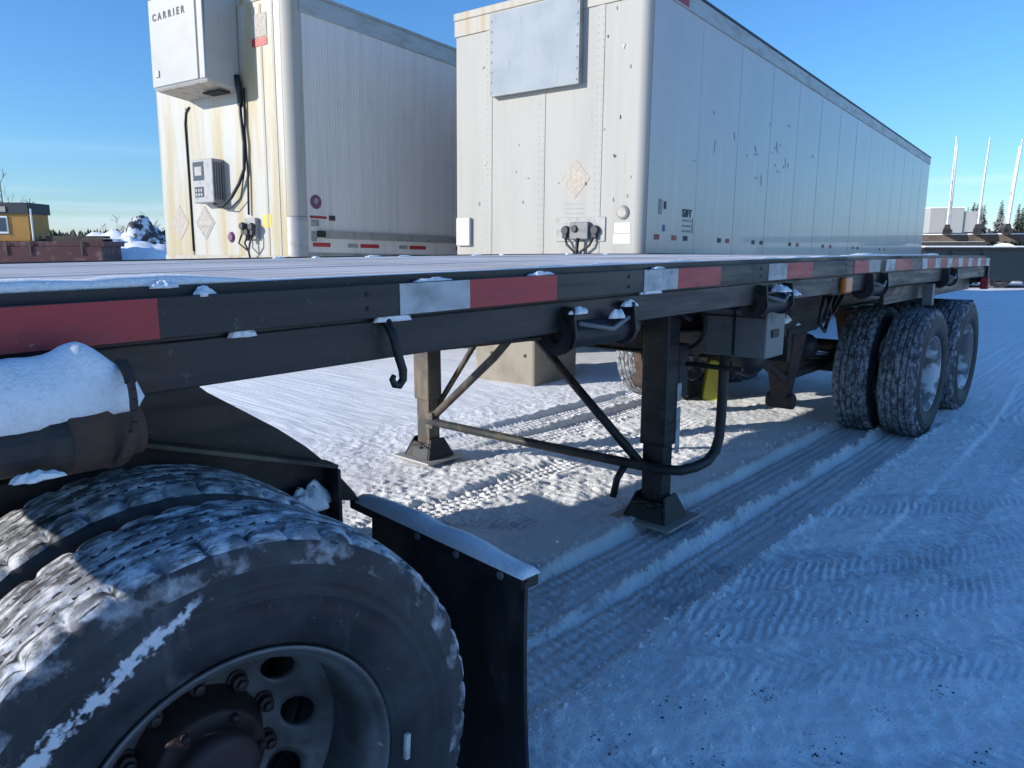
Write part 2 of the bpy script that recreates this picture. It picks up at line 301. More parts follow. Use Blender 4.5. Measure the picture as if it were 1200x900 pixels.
H = track(H, 7.5, 0.4, R_(12), 0.01, 0.3, 0.02, 0.07)
H = track(H, 9.5, 1.0, R_(5), 0.01, 0.3, 0.02, 0.07)
H = H + near * (0.0070 * fbm(X * 33, Y * 33, 2) + 0.0085 * np.maximum(fbm(X * 21 + 50, Y * 21, 2) - 0.05, 0))
H = H - 0.02 * sstep(14, 40, np.hypot(X - 5, Y - 2))
# keep the feet of the legs and the block bedded
ni, nj = len(gx), len(gy)
verts = np.stack([X, Y, H], -1).reshape(-1, 3)
ii = np.arange(ni - 1)[:, None] * nj + np.arange(nj - 1)[None, :]
quads = np.stack([ii, ii + nj, ii + nj + 1, ii + 1], -1).reshape(-1, 4)
gm = bpy.data.meshes.new('snow_ground')
gm.vertices.add(len(verts)); gm.vertices.foreach_set('co', verts.astype(np.float32).ravel())
gm.loops.add(quads.size); gm.loops.foreach_set('vertex_index', quads.astype(np.int32).ravel())
gm.polygons.add(len(quads)); gm.polygons.foreach_set('loop_start', np.arange(0, quads.size, 4, dtype=np.int32)); gm.polygons.foreach_set('loop_total', np.full(len(quads), 4, dtype=np.int32))
gm.update(calc_edges=True); gm.validate(); gm.shade_smooth()
# gravel showing through thin snow is part of the ground's own colour
gmat = mat('snow_ground', SNOWC, 0.62, layers=[((0.86, 0.875, 0.89), 1.1, 0.45, 0.72, 6), ((0.78, 0.79, 0.81), 5.0, 0.58, 0.76, 6), ((0.70, 0.71, 0.73), 55.0, 0.56, 0.72, 5)], bump=(95.0, 0.8, 0.010), spec=0.3)
ca = gm.attributes.new('packed', 'FLOAT', 'POINT'); ca.data.foreach_set('value', DIRT.astype(np.float32).ravel())
_t = gmat.node_tree; _b = _t.nodes['Principled BSDF']; _at = _t.nodes.new('ShaderNodeAttribute'); _at.attribute_name = 'packed'
_mx = _t.nodes.new('ShaderNodeMix'); _mx.data_type = 'RGBA'; _mx.inputs[7].default_value = (0.74, 0.735, 0.73, 1)
_t.links.new(_at.outputs['Fac'], _mx.inputs[0]); _t.links.new(_b.inputs['Base Color'].links[0].from_socket, _mx.inputs[6]); _t.links.new(_mx.outputs[2], _b.inputs['Base Color'])
ground = link('snow_ground', gm, gmat); ground['kind'] = 'structure'

def gh(x, y):   # ground height near a point
    return float(H[np.abs(gx - x).argmin(), np.abs(gy - y).argmin()])

# dark gravel bits poking through the thin snow
mb = MB()
for (cx_, cy_, nn_, sp_) in [(1.95, 1.02, 26, .05), (2.45, 1.12, 22, .035), (2.2, 0.86, 30, .05), (2.35, 0.55, 16, .03), (2.9, 0.80, 24, .05), (2.05, 0.62, 30, .06), (1.75, 0.85, 24, .06), (3.15, 0.62, 16, .04), (2.6, 0.42, 16, .03), (3.6, 0.72, 14, .05), (1.9, 0.40, 24, .05), (2.75, 1.05, 14, .04), (1.62, 1.1, 22, .05), (3.9, 1.05, 12, .05), (2.3, 0.25, 18, .04), (1.5, 0.6, 24, .06)]:
    for k in range(nn_):
        x = random.gauss(cx_, sp_); y = random.gauss(cy_, sp_ * 0.7)
        r = random.uniform(0.0015, 0.0055); z = gh(x, y)
        pts = []
        for t in range(5): pts.append((x + r * math.cos(t * 1.257 + k) * random.uniform(.5, 1.6), y + r * math.sin(t * 1.257 + k) * random.uniform(.5, 1.6), z - 0.001))
        mb.add(pts + [(x, y, z + r * 0.6)], [(0, 1, 5), (1, 2, 5), (2, 3, 5), (3, 4, 5), (4, 0, 5)])
g = part('gravel', mb, 'rock', None); tag(g, 'dark gravel bits showing through the thin snow', 'gravel', kind='stuff')
M['gravel'] = mat('gravel', (0.06, 0.055, 0.05), 0.9); g.data.materials[0] = M['gravel']

mb = MB(); rc = random.Random(21)
for k in range(2600):
    zone = rc.random()
    if zone < 0.45: x = rc.uniform(1.4, 6.4); y = rc.choice([1.31, 1.33, 1.672, 1.672, 2.03, 2.06]) + rc.gauss(0, 0.03)
    elif zone < 0.7: x = rc.uniform(1.6, 5.6); y = rc.uniform(2.1, 3.5)
    else: x = rc.uniform(1.4, 7.0); y = rc.uniform(0.2, 1.4)
    r = rc.uniform(0.003, 0.009) * (1.9 if rc.random() < 0.10 else 1); z = gh(x, y) + r * 0.25
    P = [(1, 0, 0), (-1, 0, 0), (0, 1, 0), (0, -1, 0), (0, 0, 1), (0, 0, -1)]
    P = [(x + r * a * rc.uniform(.6, 1.3) + r * .2 * rc.uniform(-1, 1), y + r * b * rc.uniform(.6, 1.3) + r * .2 * rc.uniform(-1, 1), z + r * c * rc.uniform(.5, 1.0)) for a, b, c in P]
    mb.add(P, [(0, 2, 4), (2, 1, 4), (1, 3, 4), (3, 0, 4), (2, 0, 5), (1, 2, 5), (3, 1, 5), (0, 3, 5)])
g = part('snow_clods', mb, 'snow_clump', None, smooth=False); tag(g, 'loose crumbs of snow scattered over the yard and beside the ruts', 'snow', kind='stuff')

# ------------------------------------------------------------------ wheels (shared meshes)
TR = 0.517
def tyre_mesh(name, nphi=352, notches=44, frosted='tread_snow'):
    prof = []   # (axial, radius, kind) from outer bead to inner bead
    side = [(-0.106, 0.292), (-0.118, 0.298), (-0.121, 0.306), (-0.126, 0.309), (-0.127, 0.316), (-0.131, 0.318), (-0.133, 0.330), (-0.1365, 0.333), (-0.1385, 0.352), (-0.1405, 0.354),
            (-0.1425, 0.375), (-0.1435, 0.396), (-0.1460, 0.399), (-0.1460, 0.403), (-0.1430, 0.406), (-0.1430, 0.420), (-0.1445, 0.423), (-0.1440, 0.434), (-0.1415, 0.437), (-0.139, 0.455), (-0.1355, 0.468), (-0.1365, 0.471), (-0.1335, 0.484), (-0.129, 0.496)]
    tw = 0.117; nt_ = 62
    tread = [(-tw + 2 * tw * i / (nt_ - 1)) for i in range(nt_)]
    m = len(side) * 2 + nt_
    phi = np.linspace(0, 2 * math.pi, nphi, endpoint=False)
    V = np.zeros((nphi, m, 2))
    for i, (a, r) in enumerate(side):
        V[:, i] = (a, r); V[:, m - 1 - i] = (-a, r)
    o = len(side)
    for i, a in enumerate(tread):
        base = TR - 0.010 * (abs(a) / tw) ** 2.5
        zig = 0.0055 * (2 * np.abs(((phi * 60 / (2 * math.pi)) % 1) - 0.5) - 0.5)
        d = np.zeros(nphi)
        for gpos in (-0.068, -0.0235, 0.0235, 0.068):
            d = np.maximum(d, 0.008 * np.clip(1.5 - np.abs(a - gpos - zig) / 0.0034, 0, 1))
        ph = (phi * notches / (2 * math.pi)) % 1
        if abs(a) > 0.084: d = np.maximum(d, 0.012 * np.clip((0.30 - np.abs(ph - 0.5) * 2) * 4.5, 0, 1) * min(1, (abs(a) - 0.084) / 0.006))
        ph2 = ((phi + 8 * a) * 88 / (2 * math.pi)) % 1     # thin sipes on the ribs
        if abs(a) < 0.084: d = np.maximum(d, 0.0015 * (np.abs(ph2 - 0.5) < 0.09))
        wear = 0.0025 * vnoise(phi * 12, phi * 0 + a * 40)
        V[:, o + i, 0] = a; V[:, o + i, 1] = base - d + wear
    for i, j in ((len(side) - 1, 0), (len(side) - 2, 0)):   # shoulder lugs carry over onto the sidewall edge
        ph = (phi * notches / (2 * math.pi)) % 1
        dd = 0.007 * np.clip((0.30 - np.abs(ph - 0.5) * 2) * 4.5, 0, 1) * (1 if i == len(side) - 1 else 0.45)
        V[:, i, 0] += dd; V[:, m - 1 - i, 0] -= dd
    P = np.stack([V[..., 1] * np.cos(phi)[:, None], V[..., 0], V[..., 1] * np.sin(phi)[:, None]], -1).reshape(-1, 3)
    k = np.arange(nphi)[:, None]; j = np.arange(m - 1)[None, :]; k2 = (k + 1) % nphi
    F = np.stack([k * m + j, k2 * m + j, k2 * m + j + 1, k * m + j + 1], -1).reshape(-1, 4)
    me = bpy.data.meshes.new(name); me.from_pydata(P.tolist(), [], F.tolist())
    me.materials.append(M['rubber']); me.materials.append(M[frosted]); me.materials.append(M['shoulder'])
    jj = np.tile(np.arange(m - 1), nphi); mi = ((jj >= o - 1) & (jj <= o + nt_ - 1)).astype(np.int32)
    mi[(jj == o - 2) | (jj == o - 3) | (jj == o - 4) | (jj == o - 5)] = 2
    dep = TR - 0.010 * (np.abs(V[..., 0]) / tw).clip(0, 1) ** 2.5 - V[..., 1]
    dm = (dep[:, :-1] + np.roll(dep, -1, 0)[:, :-1] + dep[:, 1:] + np.roll(dep, -1, 0)[:, 1:]).reshape(-1) / 4
    mi[(mi == 1) & (dm > 0.0045) & (jj > o + 8) & (jj < o + nt_ - 9)] = 0
    me.polygons.foreach_set('material_index', mi.astype(np.int32))
    me.shade_smooth()
    return me
def smeared(me):
    '''copy of the tyre whose sidewall carries a dried smear of snow (wheel-local x, z)'''
    m = M['rubber'].copy(); m.name = 'tyre_rubber_snow_smear'; t = m.node_tree; N, L = t.nodes, t.links; b = N['Principled BSDF']
    p, q = Vector((-0.063, 0, 0.438)), Vector((-0.36, 0, 0.24)); a = (q - p).normalized(); nrm = Vector((-a.z, 0, a.x))
    tc = N.new('ShaderNodeTexCoord')
    def dot(v, c):
        d = N.new('ShaderNodeVectorMath'); d.operation = 'DOT_PRODUCT'; L.new(tc.outputs['Object'], d.inputs[0]); d.inputs[1].default_value = v
        o = N.new('ShaderNodeMath'); o.operation = 'SUBTRACT'; L.new(d.outputs['Value'], o.inputs[0]); o.inputs[1].default_value = c; return o
    def noise(sc, det):
        n = N.new('ShaderNodeTexNoise'); n.inputs['Scale'].default_value = sc; n.inputs['Detail'].default_value = det; L.new(tc.outputs['Object'], n.inputs['Vector']); return n
    def rng_(x, lo, hi, a0=0.0, a1=1.0):
        r = N.new('ShaderNodeMapRange'); L.new(x, r.inputs[0]); r.inputs[1].default_value = lo; r.inputs[2].default_value = hi; r.inputs[3].default_value = a0; r.inputs[4].default_value = a1; return r.outputs[0]
    def math_(op, x, y):
        o = N.new('ShaderNodeMath'); o.operation = op
        for i, v in enumerate((x, y)):
            if v is None: continue
            if isinstance(v, (int, float)): o.inputs[i].default_value = v
            else: L.new(v, o.inputs[i])
        return o.outputs[0]
    wob = math_('MULTIPLY', math_('SUBTRACT', noise(9.0, 3).outputs[0], 0.5), 0.05)
    d = math_('ABSOLUTE', math_('ADD', dot(nrm, nrm.dot(p)).outputs[0], wob), None)
    al = dot(a, a.dot(p)).outputs[0]
    wid = rng_(al, 0.0, 0.36, 0.010, 0.028)
    core = math_('SUBTRACT', 1.0, math_('DIVIDE', d, wid))
    f = math_('ADD', math_('MULTIPLY', core, 0.34), math_('ADD', math_('MULTIPLY', noise(85.0, 9).outputs[0], 1.0), math_('MULTIPLY', noise(20.0, 3).outputs[0], 0.6)))
    f = math_('MULTIPLY', rng_(f, 0.90, 1.06), math_('MULTIPLY', rng_(al, -0.01, 0.02), rng_(al, 0.42, 0.34)))
    f = math_('MULTIPLY', f, rng_(core, -0.6, 0.1))
    mx = N.new('ShaderNodeMix'); mx.data_type = 'RGBA'; L.new(f, mx.inputs[0]); L.new(b.inputs['Base Color'].links[0].from_socket, mx.inputs[6]); mx.inputs[7].default_value = (0.66, 0.68, 0.72, 1)
    L.new(mx.outputs[2], b.inputs['Base Color'])
    c = me.copy(); c.materials[0] = m; return c
def disc_mesh(name, nh=10, rc=0.203, rh=0.031):
    mb = MB()
    def ay(r):   # axial position of the dished disc
        return float(np.interp(r, [0.10, 0.158, 0.175, 0.20, 0.23, 0.255, 0.272], [0.058, 0.058, 0.052, 0.036, 0.014, -0.004, -0.016]))
    ra, rb = 0.160, 0.262; N = 40
    for h in range(nh):
        a0 = 2 * math.pi * h / nh; ha = math.pi / nh
        bd = []
        for t in np.linspace(-1, 1, N // 4, endpoint=False): bd.append((rb, t * ha))
        for t in np.linspace(1, -1, N // 4, endpoint=False): bd.append((rc + (rb - rc) * t if t > 0 else rc + (rc - ra) * t, ha))
        for t in np.linspace(1, -1, N // 4, endpoint=False): bd.append((ra, t * ha))
        for t in np.linspace(-1, 1, N // 4, endpoint=False): bd.append((rc + (rb - rc) * t if t > 0 else rc + (rc - ra) * t, -ha))
        rings = []
        for q in (0, 0.35, 0.7, 1.0):
            rg = []
            for (r, t) in bd:
                bx, bz = r * math.cos(t), r * math.sin(t); ang = math.atan2(bz, bx - rc)
                hx, hz = rc + rh * math.cos(ang), rh * 1.12 * math.sin(ang)
                x, z = hx + (bx - hx) * q, hz + (bz - hz) * q; rr = math.hypot(x, z); tt = math.atan2(z, x) + a0
                rg.append((rr * math.cos(tt), ay(rr), rr * math.sin(tt)))
            rings.append(rg)
        rings.insert(0, [(x * 1.0, y + 0.012, z) for x, y, z in rings[0]])
        vs = [p for rg in rings for p in rg]; fs = []
        for i in range(len(rings) - 1):
            for k in range(N):
                k2 = (k + 1) % N; fs.append((i * N + k, i * N + k2, (i + 1) * N + k2, (i + 1) * N + k))
        mb.add(vs, fs)
    mb.lathe([(ay(0.262), 0.262), (-0.016, 0.272)], n=60)
    mb.lathe([(0.058, 0.05), (0.058, 0.158), (ay(0.160), 0.160)], n=60)
    return mb.mesh(name, True)
def rim_mesh(name):
    mb = MB()
    mb.lathe([(0.105, 0.290), (0.115, 0.300), (0.112, 0.278), (0.06, 0.272), (-0.05, 0.272), (-0.095, 0.276), (-0.108, 0.286), (-0.116, 0.297), (-0.124, 0.301), (-0.128, 0.298), (-0.124, 0.291), (-0.114, 0.287), (-0.104, 0.279), (-0.096, 0.268), (-0.05, 0.264), (0.0, 0.264), (0.06, 0.264), (0.105, 0.284)], n=72)
    return mb.mesh(name, True)
def hub_mesh(name):
    mb = MB()
    mb.lathe([(0.09, 0.13), (0.05, 0.13), (0.03, 0.118), (-0.005, 0.110), (-0.012, 0.104), (-0.014, 0.086), (-0.040, 0.082), (-0.058, 0.074), (-0.062, 0.05), (-0.062, 0.001)], n=40)
    for k in range(6):
        t = k * math.pi / 3; mb.lathe([(-0.012, 0.009), (-0.026, 0.009), (-0.028, 0.001)], c=(0.096 * math.cos(t), 0, 0.096 * math.sin(t)), n=6)
    return mb.mesh(name, True)
def nut_mesh(name):
    mb = MB(); mb.lathe([(0.058, 0.021), (0.052, 0.021), (0.050, 0.0165), (0.034, 0.0165), (0.031, 0.010), (0.022, 0.0095), (0.020, 0.001)], n=12)
    return mb.mesh(name, False)
TYRE = tyre_mesh('tyre'); TYRE_F = tyre_mesh('tyre_frosted', frosted='tread_frost')
TYRE_S = smeared(TYRE); DISC = disc_mesh('wheel_disc'); RIM = rim_mesh('rim'); HUB = hub_mesh('hub'); NUT = nut_mesh('lug_nut')
DISC.materials.append(M['rim']); RIM.materials.append(M['rim']); HUB.materials.append(M['hub']); NUT.materials.append(M['hub'])
DISC_W = DISC.copy(); DISC_W.materials.clear(); DISC_W.materials.append(M['rim_white'])
RIM_W = RIM.copy(); RIM_W.materials.clear(); RIM_W.materials.append(M['rim_white'])
def wheel(parent, x, y, z, flip=False, spin=0.0, tyre=TYRE, white=False, detail=True):
    """tyre part + rim part (> wheel_disc, hub, lug_nut); outer face towards -Y unless flipped"""
    off = Vector(parent['_abs']) if parent.get('_abs') else Vector((0, 0, 0))
    rot = (0, spin, math.pi if flip else 0)
    t = link('tyre', tyre, None, parent); t.location = Vector((x, y, z)) - off; t.rotation_euler = rot
    r = link('rim', RIM_W if white else RIM, None, parent); r.location = Vector((x, y, z)) - off; r.rotation_euler = rot
    if detail:
        d = link('wheel_disc', DISC_W if white else DISC, None, r); d.location = (0, 0.05, 0)
        h = link('hub', HUB, None, r); h.location = (0, 0.05, 0)
        for k in range(10):
            a = 2 * math.pi * (k + 0.5) / 10; n = link('lug_nut', NUT, None, r); n.location = (0.1425 * math.cos(a), 0.05, 0.1425 * math.sin(a))
    else:
        link('wheel_disc', DISC_W if white else DISC, None, r)
    return t

# ------------------------------------------------------------------ snow lying on things
def snow_heap(name, label, c, a, b, h, rot=0.0, tilt=(0, 0), seed=0, n=30, m=9):
    h = h * 0.75
    mb = MB(); vs = [(c[0], c[1], c[2] + h * (1 + 0.8 * float(fbm(np.array([seed * 1.0]), np.array([4.0]), 3)[0])))]; fs = []
    for i in range(1, m + 1):
        q = i / m
        for k in range(n):
            t = 2 * math.pi * k / n
            rr = 1 + 0.85 * float(fbm(np.array([seed * 3.1 + 1.9 * math.cos(t) + 5]), np.array([1.9 * math.sin(t) + seed + 5]), 4)[0])
            hh = h * max(0, 1 - q ** 2.4) ** 0.9 * (1 + 0.8 * float(fbm(np.array([seed + 3.3 * q * math.cos(t)]), np.array([3.3 * q * math.sin(t) + 4]), 3)[0]))
            x, y = a * q * rr * math.cos(t), b * q * rr * math.sin(t)
            xr, yr = x * math.cos(rot) - y * math.sin(rot), x * math.sin(rot) + y * math.cos(rot)
            vs.append((c[0] + xr, c[1] + yr, c[2] + hh - (0.004 if i == m else 0) + tilt[0] * xr + tilt[1] * yr))
    for k in range(n): fs.append((0, 1 + k, 1 + (k + 1) % n))
    for i in range(m - 1):
        for k in range(n):
            k2 = (k + 1) % n; fs.append((1 + i * n + k, 1 + (i + 1) * n + k, 1 + (i + 1) * n + k2, 1 + i * n + k2))
    fs.append(tuple(1 + (m - 1) * n + k for k in reversed(range(n))))
    mb.add(vs, fs)
    o = part(name, mb, 'snow_clump', None, smooth=True); tag(o, label, 'snow', kind='stuff'); return o

# ------------------------------------------------------------------ flatbed trailer
FX0, FX1 = -0.15, 8.5; YN, YF = 1.40, 4.06
fb = thing('flatbed_trailer', 'black flatbed semi trailer with grey wooden deck and red white tape', 'trailer', (3.8, 2.73, 0), absolute=True)
# deck planks
pw = (YF - YN - 0.09) / 15
mb = MB(); mb.box(FX0, FX1 - 0.05, 0.003, pw - 0.004, 1.378, 1.412, nx=40); mb.v = [(x, y, z + camber(x)) for x, y, z in mb.v]
plank_me = mb.mesh('plank'); plank_me.materials.append(M['wood'])
for k in range(15):
    o = link('plank', plank_me, None, fb); o.location = Vector((0, YN + 0.045 + k * pw, 0.002 * random.uniform(-1, 1) + 0.006)) - Vector(fb['_abs'])
# deck edge angle, stake pockets, rub rail and lower side beam, both sides
for side, y0, sgn, nm in (('near', YN, 1, 0), ('far', YF, -1, 0)):
    def yy(a, b): return (y0 + sgn * a, y0 + sgn * b) if sgn > 0 else (y0 + sgn * b, y0 + sgn * a)
    mb = MB(); ya, yb = yy(0.030, 0.044); mb.box(FX0, FX1, ya, yb, 1.30, 1.424, nx=40); part('deck_edge', mb, 'black', fb, camb=True)
    mb = MB(); ya, yb = yy(0.0, 0.011); mb.box(FX0, FX1, ya, yb, 1.327, 1.405, nx=40); part('rub_rail', mb, 'black', fb, 0.002, camb=True)
    mb = MB(); ya, yb = yy(0.024, 0.12); mb.box(FX0, FX1, ya, yb, 1.222, 1.318, nx=40); part('side_beam', mb, 'black', fb, 0.004, camb=True)
    mb0 = MB(); ya, yb = yy(0.012, 0.029); mb0.box(-0.04, 0.04, ya, yb, 1.325, 1.400); sp_me = mb0.mesh('stake_pocket'); sp_me.materials.append(M['black'])
    for x in np.arange(FX0 + 0.2, FX1, 0.61):
        o = link('stake_pocket', sp_me, None, fb); o.location = Vector((x, 0, camber(x))) - Vector(fb['_abs'])
# reflective tape on the near rub rail
def tape(x0, x1, m, z0=1.3285, z1=1.4035):
    mb = MB(); mb.box(x0, x1, YN - 0.0022, YN - 0.0004, z0, z1, nx=4); part('tape_white' if m == 'tape_white' else 'tape_red', mb, m, fb, camb=True)
for a, b, m in [(-0.55, 0.571, 'tape_red'), (1.145, 1.383, 'tape_white'), (1.383, 1.753, 'tape_red'), (2.245, 2.479, 'tape_white'), (2.479, 2.826, 'tape_red'),
                (3.30, 3.51, 'tape_white'), (3.51, 3.84, 'tape_red'), (4.49, 4.76, 'tape_red'), (4.76, 4.98, 'grey'), (5.10, 5.30, 'tape_white'), (5.30, 5.69, 'tape_red')]:
    tape(max(a, FX0 + 0.01), b, m)
xx = 5.98; k = 0
while xx < 8.45:
    tape(xx, xx + (0.16 if k % 2 == 0 else 0.21), 'tape_white' if k % 2 == 0 else 'tape_red'); xx += 0.17 if k % 2 == 0 else 0.22; k += 1
# thin bolts on the bare stretches of the rail
mb = MB(); mb.lathe([(-0.003, 0.001), (-0.003, 0.005), (0.0, 0.006)], n=8); bolt = mb.mesh('bolt'); bolt.materials.append(M['dark'])
for x in (1.05, 2.15, 3.22, 4.35):
    for z in (1.350, 1.384):
        o = link('bolt', bolt, None, fb); o.location = Vector((x, YN, z + camber(x))) - Vector(fb['_abs'])
# main beams and crossmembers
for y in (2.25, 3.20):
    mb = MB(); mb.prism([(FX0, 1.30), (FX0, 1.16), (2.6, 1.09), (4.4, 0.98), (FX1 - 0.1, 0.98), (FX1 - 0.1, 1.30)], y - 0.008, y + 0.008)
    mb.prism([(FX0, 1.16), (FX0, 1.145), (2.6, 1.075), (4.4, 0.965), (FX1 - 0.1, 0.965), (FX1 - 0.1, 0.98), (4.4, 0.98), (2.6, 1.09)], y - 0.07, y + 0.07)
    part('main_beam', mb, 'black', fb, 0.003)
mb = MB(); mb.box(-0.03, 0.03, YN + 0.125, YF - 0.125, 1.255, 1.265); mb.box(-0.004, 0.004, YN + 0.125, YF - 0.125, 1.265, 1.385); mb.box(-0.03, 0.03, YN + 0.125, YF - 0.125, 1.372, 1.380)
cm = mb.mesh('crossmember'); cm.materials.append(M['black'])
for x in np.arange(FX0 + 0.15, FX1 - 0.1, 0.355):
    o = link('crossmember', cm, None, fb); o.location = Vector((x, 0, camber(x))) - Vector(fb['_abs'])
mb = MB(); mb.box(FX0 - 0.03, FX0, YN, YF, 1.2, 1.41); part('front_plate', mb, 'black', fb, 0.004)
mb = MB(); mb.box(FX1, FX1 + 0.04, YN, YF, 1.16, 1.40); part('rear_plate', mb, 'black', fb, 0.004)

# landing gear
def leg(cx, cy):
    mb = MB(); mb.box(cx - 0.062, cx + 0.062, cy - 0.076, cy + 0.076, 0.47, 1.30); p = part('leg', mb, 'dusty' if cy > 3 else 'black', fb, 0.01)  # far leg takes the tan with sunlight in its colour, near leg black
    mb = MB(); mb.box(cx - 0.050, cx + 0.050, cy - 0.062, cy + 0.062, 0.16, 0.50); part('inner_leg', mb, 'dusty' if cy > 3 else 'black', p, 0.006).location = (0, 0, 0)
    for o in p.children: o.location = (0, 0, 0)
    mb = MB(); a, b = 0.172, 0.185; z0 = 0.056
    mb.hexa([(cx - a, cy - b, z0), (cx + a, cy - b, z0), (cx + a, cy + b, z0), (cx - a, cy + b, z0), (cx - a, cy - b, z0 + 0.016), (cx + a, cy - b, z0 + 0.016), (cx + a, cy + b, z0 + 0.016), (cx - a, cy + b, z0 + 0.016)])
    ft = part('foot_plate', mb, 'alu', fb, 0.004)
    mb = MB(); z0 = 0.0725; z1 = 0.20
    for s in (-1, 1):     # flared skirt plates
        mb.hexa([(cx - 0.12, cy + s * 0.125 - 0.006, z0), (cx + 0.12, cy + s * 0.125 - 0.006, z0), (cx + 0.12, cy + s * 0.125 + 0.006, z0), (cx - 0.12, cy + s * 0.125 + 0.006, z0),
                 (cx - 0.06, cy + s * 0.085 - 0.006, z1), (cx + 0.06, cy + s * 0.085 - 0.006, z1), (cx + 0.06, cy + s * 0.085 + 0.006, z1), (cx - 0.06, cy + s * 0.085 + 0.006, z1)])
    for s in (-1, 1):
        mb.hexa([(cx + s * 0.115 - 0.005, cy - 0.115, z0), (cx + s * 0.115 + 0.005, cy - 0.115, z0), (cx + s * 0.115 + 0.005, cy + 0.115, z0), (cx + s * 0.115 - 0.005, cy + 0.115, z0),
                 (cx + s * 0.068 - 0.005, cy - 0.08, z1 - 0.03), (cx + s * 0.068 + 0.005, cy - 0.08, z1 - 0.03), (cx + s * 0.068 + 0.005, cy + 0.08, z1 - 0.03), (cx + s * 0.068 - 0.005, cy + 0.08, z1 - 0.03)])
    part('foot_skirt', mb, 'dark', fb, 0.003)
    mb = MB(); mb.tube([(cx - 0.10, cy - 0.02, 0.15), (cx + 0.10, cy - 0.02, 0.15)], 0.016, 10)
    mb.tube([(cx - 0.085, cy - 0.105, 0.07), (cx - 0.085, cy - 0.10, 0.14), (cx - 0.085, cy + 0.0, 0.165), (cx - 0.085, cy + 0.10, 0.14), (cx - 0.085, cy + 0.105, 0.07)], 0.010, 8)
    part('foot_pin', mb, 'dark', fb, smooth=True)
LX, LN, LF = 3.34, 1.965, 3.77
leg(LX, LN); leg(LX - 0.03, LF)
mb = MB(); mb.box(LX - 0.012, LX + 0.012, LN, LF, 0.955, 1.09); mb.box(LX - 0.06, LX - 0.012, LN + 0.08, LF - 0.08, 0.955, 0.967); part('cross_plate', mb, 'black', fb, 0.003)
bx = LX - 0.10
mb = MB(); pts = [(bx, LF - 0.07, 0.335), (bx, 2.9, 0.345), (bx, 2.15, 0.36), (bx + 0.005, 1.88, 0.365), (bx + 0.05, 1.795, 0.367), (3.38, 1.76, 0.372), (3.48, 1.745, 0.385), (3.545, 1.735, 0.43), (3.575, 1.73, 0.50), (3.585, 1.73, 0.62), (3.59, 1.73, 0.96)]
mb.tube(pts, 0.027, 12); part('guard_bar', mb, 'dusty_black', fb, smooth=True)
mb = MB(); mb.tube([(bx + 0.02, 2.02, 0.37), (bx + 0.03, 2.55, 0.80), (bx + 0.04, 2.84, 1.05)], 0.026, 10); part('brace', mb, 'black', fb, smooth=True)
mb = MB(); mb.tube([(bx + 0.02, LF - 0.10, 0.36), (bx + 0.03, 3.10, 0.83), (bx + 0.04, 2.88, 1.05)], 0.026, 10); part('brace', mb, 'dusty', fb, smooth=True)
for y in (LF, LN):
    mb = MB(); mb.tube([(LX, y - 0.03, 0.38), (3.60, y - 0.36 if y > 3 else y + 0.30, 1.07)], 0.020, 10); part('brace', mb, 'dusty' if y > 3 else 'black', fb, smooth=True)
mb = MB(); mb.box(bx - 0.02, bx + 0.05, LF - 0.14, LF - 0.075, 0.29, 0.40); part('brace_lug', mb, 'dusty', fb, 0.006)
mb = MB(); mb.tube([(bx, 2.10, 0.35), (bx - 0.03, 2.13, 0.27), (bx - 0.05, 2.14, 0.17)], 0.019, 10); part('crank_handle', mb, 'black', fb, smooth=True)
mb = MB(); mb.box(LX + 0.065, LX + 0.16, LN - 0.075, LN + 0.02, 0.72, 1.0); mb.tube([(LX + 0.1, LN - 0.09, 0.9), (LX + 0.1, YN + 0.16, 0.9)], 0.014, 8); part('gear_box', mb, 'dark', fb, 0.01)
for z0, z1 in ((0.42, 0.67), (0.71, 0.80)):
    mb = MB(); mb.box(LX + 0.045, LX + 0.085, LN - 0.0815, LN - 0.0775, z0, z1); part('reflector_strip', mb, 'tape_white', fb)  # pale strips colour in the snow light on the leg's near face

# grey tool box under the side beam
mb = MB(); mb.box(3.56, 3.79, 1.50, 1.84, 0.945, 1.19); tb = part('tool_box', mb, 'toolbox', fb, 0.008)
mb = MB(); mb.box(3.552, 3.5595, 1.665, 1.675, 0.95, 1.185); mb.box(3.553, 3.559, 1.51, 1.83, 1.150, 1.158); mb.box(3.62, 3.70, 1.492, 1.4995, 1.05, 1.09)
o = part('lid_seam', mb, 'dark', tb); o.location = (0, 0, 0)
mb = MB(); n = 26; mb.tube([(3.53, 1.93 + 0.11 * math.cos(t), 1.10 + 0.13 * math.sin(t)) for t in np.linspace(0.3, 2 * math.pi - 0.8, n)], 0.011, 8); part('air_hose', mb, 'cable', fb, smooth=True)
mb = MB(); mb.tube([(3.50, 1.98, 1.25), (3.47, 1.97, 1.05), (3.5, 1.93, 0.96), (3.62, 1.9, 0.93)], 0.010, 8); mb.tube([(3.2, 1.86, 1.23), (3.4, 1.84, 1.14), (3.52, 1.86, 1.2)], 0.012, 8); part('air_hose', mb, 'cable', fb, smooth=True)

